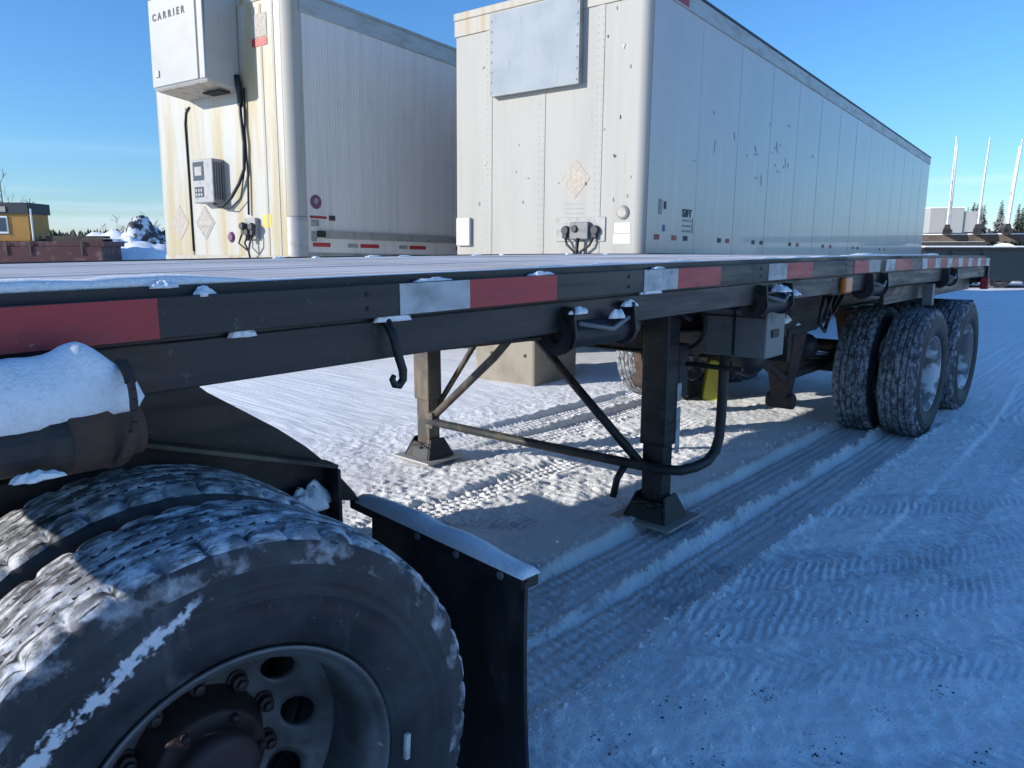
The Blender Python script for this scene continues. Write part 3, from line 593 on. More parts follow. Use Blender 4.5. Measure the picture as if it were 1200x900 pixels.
# strap winches hung below the side beam
def winch(x, w_=0.30, z=1.235):
    y = YN + 0.015
    wn = None
    for sx in (-1, 1):
        xs = x + sx * w_ / 2; mb = MB()
        poly = [(y + 0.066 * math.cos(t) + 0.02, z - 0.008 + 0.062 * math.sin(t)) for t in np.linspace(-math.pi * 0.98, 0.02, 6)] + [(y + 0.09, z + 0.09), (y - 0.035, z + 0.08)]
        mb.prism(poly, xs - 0.005, xs + 0.005, 'YZ')
        if wn is None: wn = part('strap_winch', mb, 'black', fb, 0.002)
        else: part('end_plate', mb, 'black', wn, 0.002).location = (0, 0, 0)
    mb = MB(); mb.lathe([(-w_ / 2 + 0.006, 0.001), (-w_ / 2 + 0.006, 0.046), (w_ / 2 - 0.006, 0.046), (w_ / 2 - 0.006, 0.001)], c=(x, y + 0.02, z - 0.01), axis='X', n=20); o = part('drum', mb, 'dark', wn, smooth=False); o.location = (0, 0, 0)
    mb = MB(); mb.lathe([(w_ / 2 + 0.006, 0.001), (w_ / 2 + 0.006, 0.06), (w_ / 2 + 0.02, 0.06), (w_ / 2 + 0.02, 0.034), (w_ / 2 + 0.075, 0.034), (w_ / 2 + 0.075, 0.001)], c=(x, y + 0.02, z - 0.01), axis='X', n=18); o = part('ratchet', mb, 'rust', wn); o.location = (0, 0, 0)
    mb = MB(); mb.lathe([(-w_ / 2 - 0.022, 0.024), (-w_ / 2 - 0.022, 0.062), (-w_ / 2 - 0.006, 0.045), (-w_ / 2 - 0.006, 0.024)], c=(x, y + 0.02, z - 0.01), axis='X', n=18); o = part('ratchet', mb, 'dark', wn); o.location = (0, 0, 0)
    mb = MB(); mb.tube([(x - w_ / 2 + 0.03, y - 0.028, z + 0.03), (x + 0.02, y - 0.05, z + 0.002), (x + w_ / 2 - 0.03, y - 0.03, z + 0.03)], 0.008, 7); o = part('pawl', mb, 'toolbox', wn, smooth=True); o.location = (0, 0, 0)
    return wn
winch(1.99, 0.34); winch(3.40, 0.30, 1.25); winch(4.95, 0.30, 1.26); winch(6.9, 0.30, 1.25)

# tie-down hook
mb = MB(); mb.tube([(1.112, YN + 0.012, 1.325), (1.116, YN - 0.01, 1.29), (1.124, YN - 0.016, 1.24), (1.136, YN - 0.016, 1.205), (1.134, YN - 0.018, 1.182), (1.120, YN - 0.020, 1.170), (1.104, YN - 0.022, 1.174), (1.096, YN - 0.024, 1.188), (1.102, YN - 0.024, 1.198)], [0.012, 0.012, 0.011, 0.011, 0.010, 0.010, 0.009, 0.008, 0.006], 9)
part('tie_down_hook', mb, 'dark', fb, smooth=True)

# rusty winch tube with flange at the front
mb = MB(); mb.lathe([(-0.2, 0.001), (-0.2, 0.046), (0.33, 0.046), (0.345, 0.056), (0.425, 0.056), (0.44, 0.044), (0.485, 0.042), (0.485, 0.001)], c=(0, 1.325, 1.192), axis='X', n=24)
wt = part('winch_tube', mb, 'dusty_black', fb, smooth=False)
mb = MB(); mb.lathe([(0.365, 0.050), (0.372, 0.060), (0.43, 0.060), (0.442, 0.048), (0.488, 0.046), (0.490, 0.001)], c=(0, 1.325, 1.192), axis='X', n=24); o = part('collar', mb, 'rust', wt); o.location = (0, 0, 0)
mb = MB(); pts = [(0.452 - 0.012 * (t - 1.6), 1.325 - 0.088 * math.sin(t), 1.222 + 0.088 * math.cos(t)) for t in np.linspace(0.05, 2.9, 16)]
for a, b in zip(pts[:-1], pts[1:]): mb.bar(a, b, 0.017, 0.008, up=(0, 0.3, 1))
o = part('tube_strap', mb, 'rust', wt); o.location = (0, 0, 0)
mb = MB(); mb.box(0.415, 0.44, 1.285, 1.30, 1.14, 1.215); o = part('tube_strap', mb, 'rust', wt, 0.004); o.location = (0, 0, 0)

# rear tandem
AX = (6.48, 7.72)
for i, ax in enumerate(AX):
    wheel(fb, ax, 1.500, 0.515, False, 0.3 + i, TYRE_F, True); wheel(fb, ax, 1.835, 0.515, True, 1.1 + i, TYRE_F, True, False)
    wheel(fb, ax, 3.895, 0.515, True, 0.8 + i, TYRE_F, True); wheel(fb, ax, 3.555, 0.515, False, 0.1 + i, TYRE_F, True, False)
    mb = MB(); mb.tube([(ax, 1.75, 0.515), (ax, 3.7, 0.515)], 0.065, 14); part('axle', mb, 'dark', fb, smooth=True)
    for y in (2.30, 3.15):
        mb = MB(); mb.lathe([(-0.09, 0.001), (-0.09, 0.07), (-0.05, 0.085), (0.05, 0.085), (0.09, 0.07), (0.09, 0.001)], c=(ax - 0.25, y, 0.62), axis='X', n=16); part('brake_chamber', mb, 'dark', fb, smooth=True)
for y in (2.14, 3.33):
    for hx in (5.42, 6.98, 8.1):
        mb = MB(); mb.hexa([(hx - 0.05, y - 0.05, 0.34), (hx + 0.05, y - 0.05, 0.34), (hx + 0.05, y + 0.05, 0.34), (hx - 0.05, y + 0.05, 0.34), (hx - 0.13, y - 0.12, 0.88), (hx + 0.13, y - 0.12, 0.88), (hx + 0.13, y + 0.12, 0.88), (hx - 0.13, y + 0.12, 0.88)])
        mb.box(hx - 0.14, hx + 0.14, y - 0.13, y + 0.13, 0.88, 0.96); mb.tube([(hx, y - 0.10, 0.36), (hx, y + 0.10, 0.36)], 0.06, 14)
        part('spring_hanger', mb, 'rust', fb, 0.008)
    for i, ax in enumerate(AX):
        mb = MB()
        for q in range(4):
            L_ = 0.60 - q * 0.10
            for s in (-1, 1): mb.bar((ax, y, 0.60 + q * 0.016 - 0.03), (ax + s * L_, y, 0.63 + q * 0.016 + 0.035 * (L_ / 0.6) - 0.03), 0.076, 0.014)
        part('leaf_spring', mb, 'rust', fb)
mb = MB(); mb.lathe([(-0.42, 0.001), (-0.42, 0.08), (-0.36, 0.115), (0.36, 0.115), (0.42, 0.08), (0.42, 0.001)], c=(5.05, 2.75, 0.88), axis='Y', n=24); part('air_tank', mb, 'dark', fb, smooth=True)
mb = MB(); mb.bar((4.15, 2.3, 1.03), (5.25, 2.12, 0.93), 0.05, 0.08); mb.bar((4.4, 1.75, 1.20), (5.15, 2.05, 0.95), 0.05, 0.05); part('slant_brace', mb, 'rust', fb)
mb = MB(); mb.box(5.0, 5.06, 1.95, 3.5, 0.72, 0.95); part('cross_plate', mb, 'dark', fb, 0.004)
mb = MB(); mb.prism([(4.0, 1.22), (4.0, 1.00), (4.6, 0.90), (5.55, 0.90), (6.0, 1.02), (6.0, 1.22)], 1.96, 1.975); part('frame_plate', mb, 'black', fb, 0.003)
for x, y in ((4.75, 2.12), (5.75, 2.12)):
    mb = MB(); mb.lathe([(-0.10, 0.001), (-0.10, 0.07), (-0.04, 0.10), (0.05, 0.10), (0.10, 0.07), (0.10, 0.001)], c=(x, y, 0.74), axis='X', n=18); part('brake_chamber', mb, 'dark', fb, smooth=True)
mb = MB(); mb.tube([(4.3, 2.05, 0.98), (5.3, 2.1, 0.55), (6.3, 2.15, 0.53)], 0.035, 10); part('radius_rod', mb, 'rust', fb, smooth=True)
# wiring and hoses in the dark behind the side beam
for k in range(9):
    x = random.uniform(4.0, 5.5); y = random.uniform(1.62, 2.0); mb = MB()
    mb.tube([(x, y, 1.22), (x + random.uniform(-.2, .2), y + random.uniform(-.06, .06), random.uniform(0.95, 1.08)), (x + random.uniform(.1, .35), y + 0.08, random.uniform(0.92, 1.05)), (x + 0.55, y + 0.1, 1.2)], 0.012, 6)
    part('air_hose', mb, 'cable', fb, smooth=True)
mb = MB(); mb.box(4.25, 4.48, 1.428, 1.50, 1.235, 1.345); part('lamp_bracket', mb, 'rust', fb, 0.004)
mb = MB(); mb.box(4.35, 4.47, 1.392, 1.427, 1.242, 1.335); part('marker_lamp', mb, 'amber', fb, 0.012)
mb = MB(); mb.hexa([(8.28, 1.46, 0.30), (8.295, 1.46, 0.30), (8.295, 2.08, 0.30), (8.28, 2.08, 0.30), (8.28, 1.46, 1.0), (8.295, 1.46, 1.0), (8.295, 2.08, 1.0), (8.28, 2.08, 1.0)]); part('mud_flap', mb, 'flap', fb)
mb = MB(); mb.hexa([(8.28, 3.4, 0.30), (8.295, 3.4, 0.30), (8.295, 4.0, 0.30), (8.28, 4.0, 0.30), (8.28, 3.4, 1.0), (8.295, 3.4, 1.0), (8.295, 4.0, 1.0), (8.28, 4.0, 1.0)]); part('mud_flap', mb, 'flap', fb)
mb = MB(); mb.box(8.44, 8.50, 1.38, 1.45, 1.10, 1.215); part('tail_lamp', mb, 'tape_red', fb, 0.01)
mb = MB(); mb.box(6.52, 6.58, 1.43, 1.50, 1.05, 1.22); part('hanger_tab', mb, 'toolbox', fb, 0.004)
mb = MB(); mb.box(5.6, 8.4, 1.53, 1.56, 1.10, 1.22); part('frame_plate', mb, 'black', fb, 0.004)

# ------------------------------------------------------------------ lead trailer: axle, frame and mud flap under the flatbed's nose
TH = R_(-4.67)
lt = thing('lead_trailer', 'black lead trailer end with snowy dual tyres and mud flap under flatbed front', 'trailer', (0.539, 1.115, 0), (0, 0, TH))
# local frame: x rearwards, y inwards from the outer wheel face
wheel(lt, 0, 0.130, 0.509, False, 0.0, TYRE_S); wheel(lt, 0, 0.47, 0.509, True, 0.9, TYRE, False, False)
wheel(lt, 0, 2.36, 0.509, True, 0.5, TYRE); wheel(lt, 0, 2.02, 0.509, False, 1.4, TYRE, False, False)
mb = MB(); mb.tube([(0, 0.25, 0.509), (0, 2.25, 0.509)], 0.068, 14); part('axle', mb, 'dark', lt, smooth=True)
for y in (0.70, 1.75):
    mb = MB()
    # deep side plate with the long sloping lower edge
    mb.prism([(-3.6, 1.00), (-3.6, 0.80), (0.0, 0.82), (0.52, 0.79), (0.665, 0.75), (0.645, 0.785), (0.61, 0.83), (0.565, 0.885), (0.50, 0.95), (0.42, 1.015), (0.32, 1.085), (0.24, 1.14), (0.17, 1.205), (0.08, 1.205), (0.0, 1.00)], y - 0.008, y + 0.008)
    part('frame_rail', mb, 'black', lt, 0.002)
    mb = MB(); mb.bar((-0.06, y - 0.04, 1.074), (0.02, y - 0.04, 1.062), 0.07, 0.012); mb.bar((0.02, y - 0.04, 1.062), (0.56, y - 0.04, 0.893), 0.07, 0.012)
    part('frame_flange', mb, 'dusty', lt, 0.002)
    mb = MB(); mb.hexa([(0.55, y - 0.085, 0.70), (0.562, y - 0.085, 0.70), (0.562, y - 0.009, 0.70), (0.55, y - 0.009, 0.70), (0.55, y - 0.085, 0.888), (0.562, y - 0.085, 0.888), (0.562, y - 0.009, 0.888), (0.55, y - 0.009, 0.888)]); part('frame_gusset', mb, 'black', lt, 0.003)
mb = MB(); mb.box(0.45, 0.60, 0.72, 1.73, 0.70, 0.84); part('rear_crossmember', mb, 'black', lt, 0.006)
mb = MB(); mb.box(-0.6, 0.10, 0.80, 1.65, 1.14, 1.165); part('coupling_plate', mb, 'dark', lt, 0.005)
mb = MB(); mb.box(-0.35, -0.25, 0.75, 1.7, 0.75, 0.95); mb.box(0.2, 0.3, 0.75, 1.7, 0.75, 0.95); part('frame_crossmember', mb, 'black', lt, 0.006)
mb = MB(); mb.box(-0.48, -0.44, 0.56, 2.0, 0.30, 1.02); part('suspension_plate', mb, 'dark', lt, 0.006)  # unseen plate, added to stop sun leaking through beneath the frame
mb = MB(); mb.lathe([(-0.5, 0.001), (-0.5, 0.09), (-0.44, 0.13), (0.44, 0.13), (0.5, 0.09), (0.5, 0.001)], c=(-0.7, 1.23, 0.72), axis='Y', n=20); part('air_tank', mb, 'dark', lt, smooth=True)  # unseen tank, added along with the plate to stop that sun leak
wheel(lt, -1.27, 0.130, 0.509, False, 0.7, TYRE, False, False); wheel(lt, -1.27, 0.47, 0.509, True, 0.4, TYRE, False, False); wheel(lt, -1.27, 2.36, 0.509, True, 0.5, TYRE, False, False); wheel(lt, -1.27, 2.02, 0.509, False, 1.4, TYRE, False, False)
mb = MB(); mb.tube([(-1.27, 0.25, 0.509), (-1.27, 2.25, 0.509)], 0.068, 14); part('axle', mb, 'dark', lt, smooth=True)
mb = MB(); mb.box(-8.5, -3.4, -0.0, 2.5, 1.28, 1.42); part('deck', mb, 'wood', lt, 0.01)
def flap(y0, y1):
    mb = MB(); nz = 8; x0 = 0.70
    vs = []; fs = []
    for i in range(nz + 1):
        z = 0.06 + (0.722 - 0.06) * i / nz; dx = -0.02 * math.sin(i / nz * 2.2)
        vs += [(x0 + dx, y0, z), (x0 + dx + 0.012, y0, z), (x0 + dx + 0.012, y1, z), (x0 + dx, y1, z)]
    for i in range(nz):
        for k in range(4): fs.append((4 * i + k, 4 * i + (k + 1) % 4, 4 * i + 4 + (k + 1) % 4, 4 * i + 4 + k))
    fs += [(3, 2, 1, 0), tuple(4 * nz + k for k in range(4))]
    mb.add(vs, fs); f = part('mud_flap', mb, 'flap', lt, 0.002)
    mb = MB(); mb.box(x0 - 0.02, x0 + 0.035, y0 + 0.005, y1 + 0.12, 0.700, 0.732); part('flap_bracket', mb, 'dark', lt, 0.004)
    return f
flap(0.0, 0.66); flap(1.86, 2.48)
for y in (0.08, 0.25, 0.42):
    mb = MB(); mb.lathe([(-0.006, 0.001), (-0.006, 0.010), (0.0, 0.011)], c=(0.6795, y, 0.716), axis='X', n=6); part('bolt', mb, 'toolbox', lt)

# ------------------------------------------------------------------ snow lying on the trailers
def rot_lt(x, y): return (0.539 + x * math.cos(TH) - y * math.sin(TH), 1.115 + x * math.sin(TH) + y * math.cos(TH))
# snow roll on the winch tube
mb = MB(); vs = []; fs = []; nx, nk = 60, 22
for i in range(nx + 1):
    x = -0.2 + (0.4995 + 0.2) * i / nx
    e = 1.0 if x < 0.41 else max(0.0, 1 - ((x - 0.41) / 0.09) ** 2.4) ** 0.6
    pk = 0.030 * math.exp(-((x - 0.405) / 0.04) ** 2) + 0.012 * math.sin(x * 9)
    for k in range(nk):
        t = 2 * math.pi * k / nk
        nn = 1 + 0.07 * float(fbm(np.array([x * 40 + 3]), np.array([math.cos(t) * 5 + 4.0 + 3 * math.sin(t)]), 3)[0]) + 0.16 * float(fbm(np.array([x * 9 + 3]), np.array([math.cos(t) * 1.4 + 4.0 + math.sin(t)]), 3)[0])
        up = 0.068 + pk if math.sin(t) > 0 else 0.058
        y = 1.328 + 0.052 * math.cos(t) * nn * (0.35 + 0.65 * e); z = 1.258 + up * math.sin(t) * nn * e - 0.012 * (1 - e)
        vs.append((x, y, z))
for i in range(nx):
    for k in range(nk):
        k2 = (k + 1) % nk; fs.append((i * nk + k, (i + 1) * nk + k, (i + 1) * nk + k2, i * nk + k2))
fs += [tuple(range(nk)), tuple(nx * nk + k for k in reversed(range(nk)))]
mb.add(vs, fs); o = part('snow_roll', mb, 'snow_clump', None, smooth=True); tag(o, 'thick roll of snow heaped on the rusty tube below the red tape', 'snow', kind='stuff')
o = snow_heap('snow_chip', 'sliver of snow under the rusty tube at the left edge', (0.315, 1.275, 1.150), 0.03, 0.012, 0.012, seed=3)
def rz(x): return 1.405 + camber(x)
snow_heap('snow_clump', 'round snow lump on the rail right of the red strip', (0.668, YN + 0.014, rz(0.66)), 0.022, 0.013, 0.017, seed=1)
snow_heap('snow_clump', 'ragged snow lump on the deck edge beside the red strip', (0.60, YN + 0.03, 1.424 + camber(.6)), 0.032, 0.02, 0.012, seed=2)
snow_heap('snow_clump', 'small snow wedge on the black side beam near the front', (0.742, YN + 0.014, 1.318 + camber(.74)), 0.026, 0.012, 0.020, seed=5)
snow_heap('snow_clump', 'snow wedge on the beam above the tie-down hook', (1.135, YN + 0.012, 1.318 + camber(1.1)), 0.045, 0.012, 0.030, seed=6)
snow_heap('snow_clump', 'thin snow patch on the rail above the white strip', (1.27, YN + 0.014, rz(1.27)), 0.06, 0.012, 0.010, seed=7)
snow_heap('snow_clump', 'thin snow patch on the rail above the red strip', (1.70, YN + 0.014, rz(1.7)), 0.05, 0.012, 0.012, seed=8)
snow_heap('snow_clump', 'snow smear at the foot of the second white strip', (2.30, YN + 0.008, 1.322 + camber(2.3)), 0.07, 0.013, 0.028, seed=9)
snow_heap('snow_clump', 'small snow patch on the rail above the second white strip', (2.36, YN + 0.014, rz(2.36)), 0.05, 0.011, 0.010, seed=10)
for i, (x, y, z, a, h) in enumerate([(1.86, YN - 0.01, 1.30, 0.045, 0.02), (2.06, YN - 0.015, 1.272, 0.035, 0.03), (2.15, YN + 0.0, 1.305, 0.04, 0.02)]):
    snow_heap('snow_clump', ['snow dab on the left end of the front winch', 'snow dab on the middle of the front winch drum', 'snow dab on the right end of the front winch'][i], (x, y, z), a, 0.02, h, seed=20 + i)
for i, (x, y, z, a, h) in enumerate([(3.42, YN - 0.01, 1.30, 0.05, 0.03), (3.60, YN + 0.0, 1.275, 0.05, 0.03), (4.15, 1.70, 1.09, 0.12, 0.05), (4.45, 1.80, 1.05, 0.14, 0.06), (5.2, 2.02, 0.965, 0.13, 0.05)]):
    snow_heap('snow_clump', ['snow dab on the winch above the grey tool box', 'snow dab on the ratchet behind the grey tool box', 'snow caught on hoses behind the tool box', 'snow caught on the slanting brace ahead of the rear tyres', 'snow cap on the rusty hanger ahead of the rear tyres'][i], (x, y, z), a, 0.05, h, seed=30 + i)
mb = MB(); mb.box(0.325, 0.337, -0.018, -0.006, -0.035, 0.022); tg = part('wheel_weight', mb, 'sticker', lt, 0.003); tg.location = (0, 0, 0.509); tg.rotation_euler = (0, R_(4), 0)
# long thin drift along the near deck edge
mb = MB(); vs = []; fs = []; nx = 150
xs = np.linspace(FX0, 6.6, nx)
for i, x in enumerate(xs):
    wd = max(0.012, 0.10 + 0.30 * float(fbm(np.array([x * 2.2 + 1]), np.array([3.3]), 3)[0]) - 0.075 * sstep(0.7, 1.3, x)) if x < 4.6 else max(0.02, 0.10 + 0.25 * float(fbm(np.array([x * 2.2]), np.array([6.3]), 3)[0]))
    hh = 0.010 + 0.022 * max(0, float(fbm(np.array([x * 5]), np.array([8.8]), 3)[0])) - (0.007 if 0.8 < x < 4.5 else 0)
    z = 1.424 + camber(x)
    vs += [(x, YN + 0.034, z - 0.002), (x, YN + 0.036, z + hh * 0.7), (x, YN + 0.045 + wd * 0.45, z + hh - 0.003), (x, YN + 0.05 + wd, z - 0.008)]
for i in range(nx - 1):
    for k in range(3): fs.append((4 * i + k, 4 * i + 4 + k, 4 * i + 5 + k, 4 * i + 1 + k))
    fs.append((4 * i + 3, 4 * i + 7, 4 * i + 4, 4 * i))
mb.add(vs, fs); o = part('deck_snow', mb, 'snow_clump', None, smooth=True); tag(o, 'thin drift of snow lying along the near edge of the wooden deck', 'snow', kind='stuff')
# crumbs along the far deck edge
for i, x in enumerate((2.35, 2.6, 3.0, 3.25, 4.0, 4.25, 5.1, 5.6)):
    snow_heap('snow_clump', 'small snow crumb along the far edge of the wooden deck', (x, YF - 0.06 - 0.1 * random.random(), 1.42 + camber(x)), random.uniform(0.02, 0.06), 0.02, random.uniform(0.006, 0.013), seed=50 + i)['group'] = 'snow crumbs on the far deck edge'
# snow on the near mud flap bracket and frame tail
mb = MB(); vs = []; fs = []; ny = 40
for i in range(ny + 1):
    q = i / ny; y = 0.002 + 0.74 * q
    hh = (0.020 + 0.016 * math.sin(q * math.pi) + 0.022 * float(fbm(np.array([q * 6.0]), np.array([2.2]), 3)[0])) * min(1, q / 0.05 + 0.3)
    xw = 0.030
    for (dx, dz) in ((-0.024, 0), (-0.02, hh * 0.7), (0.006, hh), (xw + 0.004, hh * 0.7), (xw + 0.010, 0)):
        wx, wy = rot_lt(0.70 + dx, y); vs.append((wx, wy, 0.730 + dz))
for i in range(ny):
    for k in range(4): fs.append((5 * i + k, 5 * i + 5 + k, 5 * i + 6 + k, 5 * i + 1 + k))
fs += [(0, 1, 2, 3, 4), tuple(5 * ny + k for k in (4, 3, 2, 1, 0))]
mb.add(vs, fs); o = part('snow_ridge', mb, 'snow_clump', None, smooth=True); tag(o, 'smooth snow ridge along the top of the near mud flap', 'snow', kind='stuff')
wx, wy = rot_lt(0.47, 0.65); snow_heap('snow_clump', 'snow caught in the corner of the frame above the mud flap', (wx, wy, 0.79), 0.06, 0.04, 0.07, seed=61)

# ------------------------------------------------------------------ white box trailer
def slope_rot(yaw, sl): return (0, math.atan(-sl), yaw)
def diamond(name, mb_m, root, v, z, a, b, s=-0.004):
    mb = MB(); mb.prism([(v - a, z), (v, z - b), (v + a, z), (v, z + b)], s, s + 0.0035, 'YZ'); return part(name, mb, mb_m, root)
def rivets(pts, r, nrm):
    mb = MB(); n = Vector(nrm); a = n.orthogonal().normalized(); b = n.cross(a)
    for p in pts:
        p = Vector(p); ring = [p + (a * math.cos(t) + b * math.sin(t)) * r for t in [k * math.pi / 3 for k in range(6)]]
        mb.add(ring + [p + n * r * 0.7], [(k, (k + 1) % 6, 6) for k in range(6)])
    return mb
def rounded_corner(mb, r, z0, z1, flip=False, W=2.6, n=8):
    arc = [(r - r * math.cos(t), r - r * math.sin(t)) for t in np.linspace(0, math.pi / 2, n)]     # from front face round to side face
    inner = [(x + 0.02, y + 0.02) for x, y in arc]
    poly = arc + inner[::-1]
    if flip: poly = [(x, W - y) for x, y in poly]
    mb.prism(poly, z0, z1, 'XY')

bt = thing('box_trailer', 'white dry van trailer with sheet metal cover on its sunlit front', 'trailer', (6.692, 4.224, 0), slope_rot(0.082, -0.014))
BW, BL, BZ0, BZ1 = 2.63, 17.15, 1.20, 4.22
mb = MB(); mb.box(0.0, 0.05, 0.10, BW - 0.10, BZ0 + 0.12, BZ1 - 0.06); part('front_wall', mb, 'white', bt, 0.003)
for fl in (False, True):
    mb = MB(); rounded_corner(mb, 0.105, BZ0 + 0.10, BZ1 - 0.05, fl, BW, 12); part('corner_post', mb, 'white', bt, smooth=False)
# riveted front sheets: raised lap joints
for v in (0.56, 1.30, 2.06):
    mb = MB(); mb.box(-0.006, -0.0002, v - 0.045, v + 0.045, BZ0 + 0.22, BZ1 - 0.12); s_ = part('lap_joint', mb, 'white', bt, 0.001)
pts = [(-0.0065 if abs(dv) > 0 else 0, v + dv, z) for v in (0.56, 1.30, 2.06) for dv in (-0.028, 0.028) for z in np.arange(BZ0 + 0.25, BZ1 - 0.15, 0.075)]
pts += [(-0.0005, v, z) for z in (BZ0 + 0.17, BZ1 - 0.16) for v in np.arange(0.14, BW - 0.1, 0.07)]
o = part('rivets', rivets(pts, 0.0075, (-1, 0, 0)), 'white', bt); o['kind'] = 'stuff'
mb = MB(); mb.box(-0.012, 0.06, 0.03, BW - 0.03, BZ0, BZ0 + 0.13); part('front_sill', mb, 'corner', bt, 0.004)
mb = MB(); mb.box(-0.012, 0.10, 0.02, BW - 0.02, BZ1 - 0.07, BZ1 + 0.02); part('front_top_rail', mb, 'corner', bt, 0.012)
mb = MB(); mb.box(-0.015, 0.0, 0.04, BW - 0.04, BZ1 - 0.25, BZ1 - 0.075); part('top_stain_band', mb, 'corner', bt, 0.003)
# side sheets, each 1.22 m wide
sw = (BL - 0.10) / 14
mb = MB(); mb.box(0.0004, sw - 0.0004, 0.0, 0.03, BZ0 + 0.24, BZ1 - 0.19); spm = mb.mesh('side_panel'); spm.materials.append(M['white_side'])
for k in range(14):
    o = link('side_panel', spm, None, bt); o.location = (0.105 + k * sw, 0.001 * random.uniform(-1, 1), 0)
    mb = MB(); mb.box(0.105 + k * sw - 0.022, 0.105 + k * sw + 0.022, -0.0022, -0.0013, BZ0 + 0.25, BZ1 - 0.2); part('panel_seam', mb, 'white_side', bt)
pts = [(0.105 + k * sw + d, -0.0022, z) for k in range(0, 14) for d in (-0.014, 0.014) for z in np.arange(BZ0 + 0.28, BZ1 - 0.2, 0.15)]
o = part('rivets', rivets(pts, 0.0035, (0, -1, 0)), 'white_side', bt); o['kind'] = 'stuff'
mb = MB(); mb.box(0.06, BL, -0.013, 0.045, BZ1 - 0.19, BZ1 - 0.012, 1); part('top_rail', mb, 'alu', bt, 0.006)
mb = MB(); mb.box(0.04, BL, -0.02, 0.05, BZ1 - 0.012, BZ1 + 0.016, 1); part('roof_edge', mb, 'dark', bt)
mb = MB(); mb.box(0.08, BL, -0.014, 0.045, BZ0 + 0.02, BZ0 + 0.245, 1); part('bottom_rail', mb, 'alu_dull', bt, 0.006)
mb = MB(); mb.box(0.12, BL, -0.017, -0.0141, BZ0 + 0.225, BZ0 + 0.2448, 1); part('rail_lip', mb, 'dark', bt)
mb = MB(); mb.box(0.03, BL - 0.02, 0.04, BW - 0.04, BZ1 - 0.02, BZ1 + 0.010); part('roof', mb, 'alu', bt)
mb = MB(); mb.box(0.10, BL, BW - 0.03, BW, BZ0, BZ1 - 0.012); part('side_wall', mb, 'white_side', bt)
mb = MB(); mb.box(BL - 0.06, BL + 0.02, 0.0, BW, BZ0 - 0.05, BZ1 + 0.018); part('rear_frame', mb, 'alu', bt, 0.005)
mb = MB(); mb.box(0.06, BL - 0.06, 0.05, BW - 0.05, BZ0 - 0.02, BZ0 + 0.06); part('floor', mb, 'dark', bt)
mb = MB(); mb.box(-0.03, 0.03, 0.05, BW - 0.05, BZ0 - 0.13, BZ0 - 0.022); fcm = mb.mesh('crossmember'); fcm.materials.append(M['dark'])
for x in np.arange(0.3, BL - 0.2, 0.45): link('crossmember', fcm, None, bt).location = (x, 0, 0)
# galvanised cover over the old refrigeration opening
cv0, cv1, cz0, cz1 = 0.78, 1.98, 3.215, 4.10
mb = MB(); mb.box(-0.085, -0.0, cv0 - 0.0, cv1, cz0, cz1); part('cover_frame', mb, 'alu_dull', bt, 0.004)
mb = MB(); ncell = 10
vs = []; fs = []
for i in range(ncell + 1):
    for j in range(ncell + 1):
        q, r = i / ncell, j / ncell; vs.append((-0.088 - 0.002 * math.sin(q * math.pi) * math.sin(r * math.pi) - 0.0012 * math.sin(q * 9) * math.sin(r * 7), cv0 - 0.004 + (cv1 - cv0 + 0.008) * q, cz0 - 0.004 + (cz1 - cz0 + 0.008) * r))
for i in range(ncell):
    for j in range(ncell): a = i * (ncell + 1) + j; fs.append((a, a + 1, a + ncell + 2, a + ncell + 1))
mb.add(vs, fs); o = part('cover_sheet', mb, 'sheet', bt)
pts = [(-0.089, cv0 + 0.02, z) for z in np.arange(cz0 + 0.04, cz1, 0.11)] + [(-0.089, cv1 - 0.02, z) for z in np.arange(cz0 + 0.04, cz1, 0.11)]
o = part('screws', rivets(pts, 0.014, (-1, 0, 0)), 'alu', bt); o['kind'] = 'stuff'
# connector plate with sockets, gladhands and cables
mb = MB(); mb.box(-0.014, -0.0008, 0.44, 1.08, 1.565, 1.825); part('connector_plate', mb, 'grey', bt, 0.004)
mb = MB(); mb.box(-0.075, -0.014, 0.62, 0.86, 1.585, 1.775); cb = part('connector_box', mb, 'toolbox', bt, 0.012)
mb = MB(); mb.lathe([(-0.10, 0.001), (-0.10, 0.035), (-0.076, 0.04)], c=(0, 0.79, 1.70), axis='X', n=14); part('socket', mb, 'ink', cb)
for v in (0.55, 0.93):
    mb = MB(); mb.lathe([(-0.07, 0.001), (-0.07, 0.045), (-0.03, 0.055), (-0.0142, 0.03)], c=(0, v, 1.685), axis='X', n=14); mb.box(-0.065, -0.02, v - 0.025, v + 0.03, 1.60, 1.68); part('gladhand', mb, 'ink', bt, 0.004)
mb = MB(); mb.tube([(-0.05, 0.93, 1.62), (-0.07, 0.89, 1.53), (-0.07, 0.80, 1.46), (-0.06, 0.77, 1.38), (-0.05, 0.77, 1.2)], 0.014, 7); mb.tube([(-0.05, 0.55, 1.62), (-0.07, 0.60, 1.52), (-0.07, 0.70, 1.46), (-0.06, 0.74, 1.38), (-0.05, 0.75, 1.2)], 0.014, 7); mb.tube([(-0.08, 0.74, 1.60), (-0.09, 0.75, 1.45), (-0.05, 0.76, 1.2)], 0.02, 7); part('cable', mb, 'cable', bt, smooth=True)
mb = MB(); mb.lathe([(-0.03, 0.001), (-0.03, 0.05), (-0.018, 0.07), (-0.0005, 0.075)], c=(0, 0.235, 1.865), axis='X', n=20); part('marker_lamp', mb, 'alu_dull', bt)
mb = MB(); mb.box(-0.003, -0.0006, 0.135, 0.345, 1.54, 1.64); mb.box(-0.003, -0.0006, 0.145, 0.335, 1.65, 1.76); part('sticker', mb, 'sticker', bt)
mb = MB(); mb.box(-0.05, -0.0008, 2.33, 2.55, 1.52, 1.86); part('document_box', mb, 'sticker', bt, 0.012)
diamond('placard_mark', 'sticker_tan', bt, 0.84, 2.24, 0.19, 0.21)
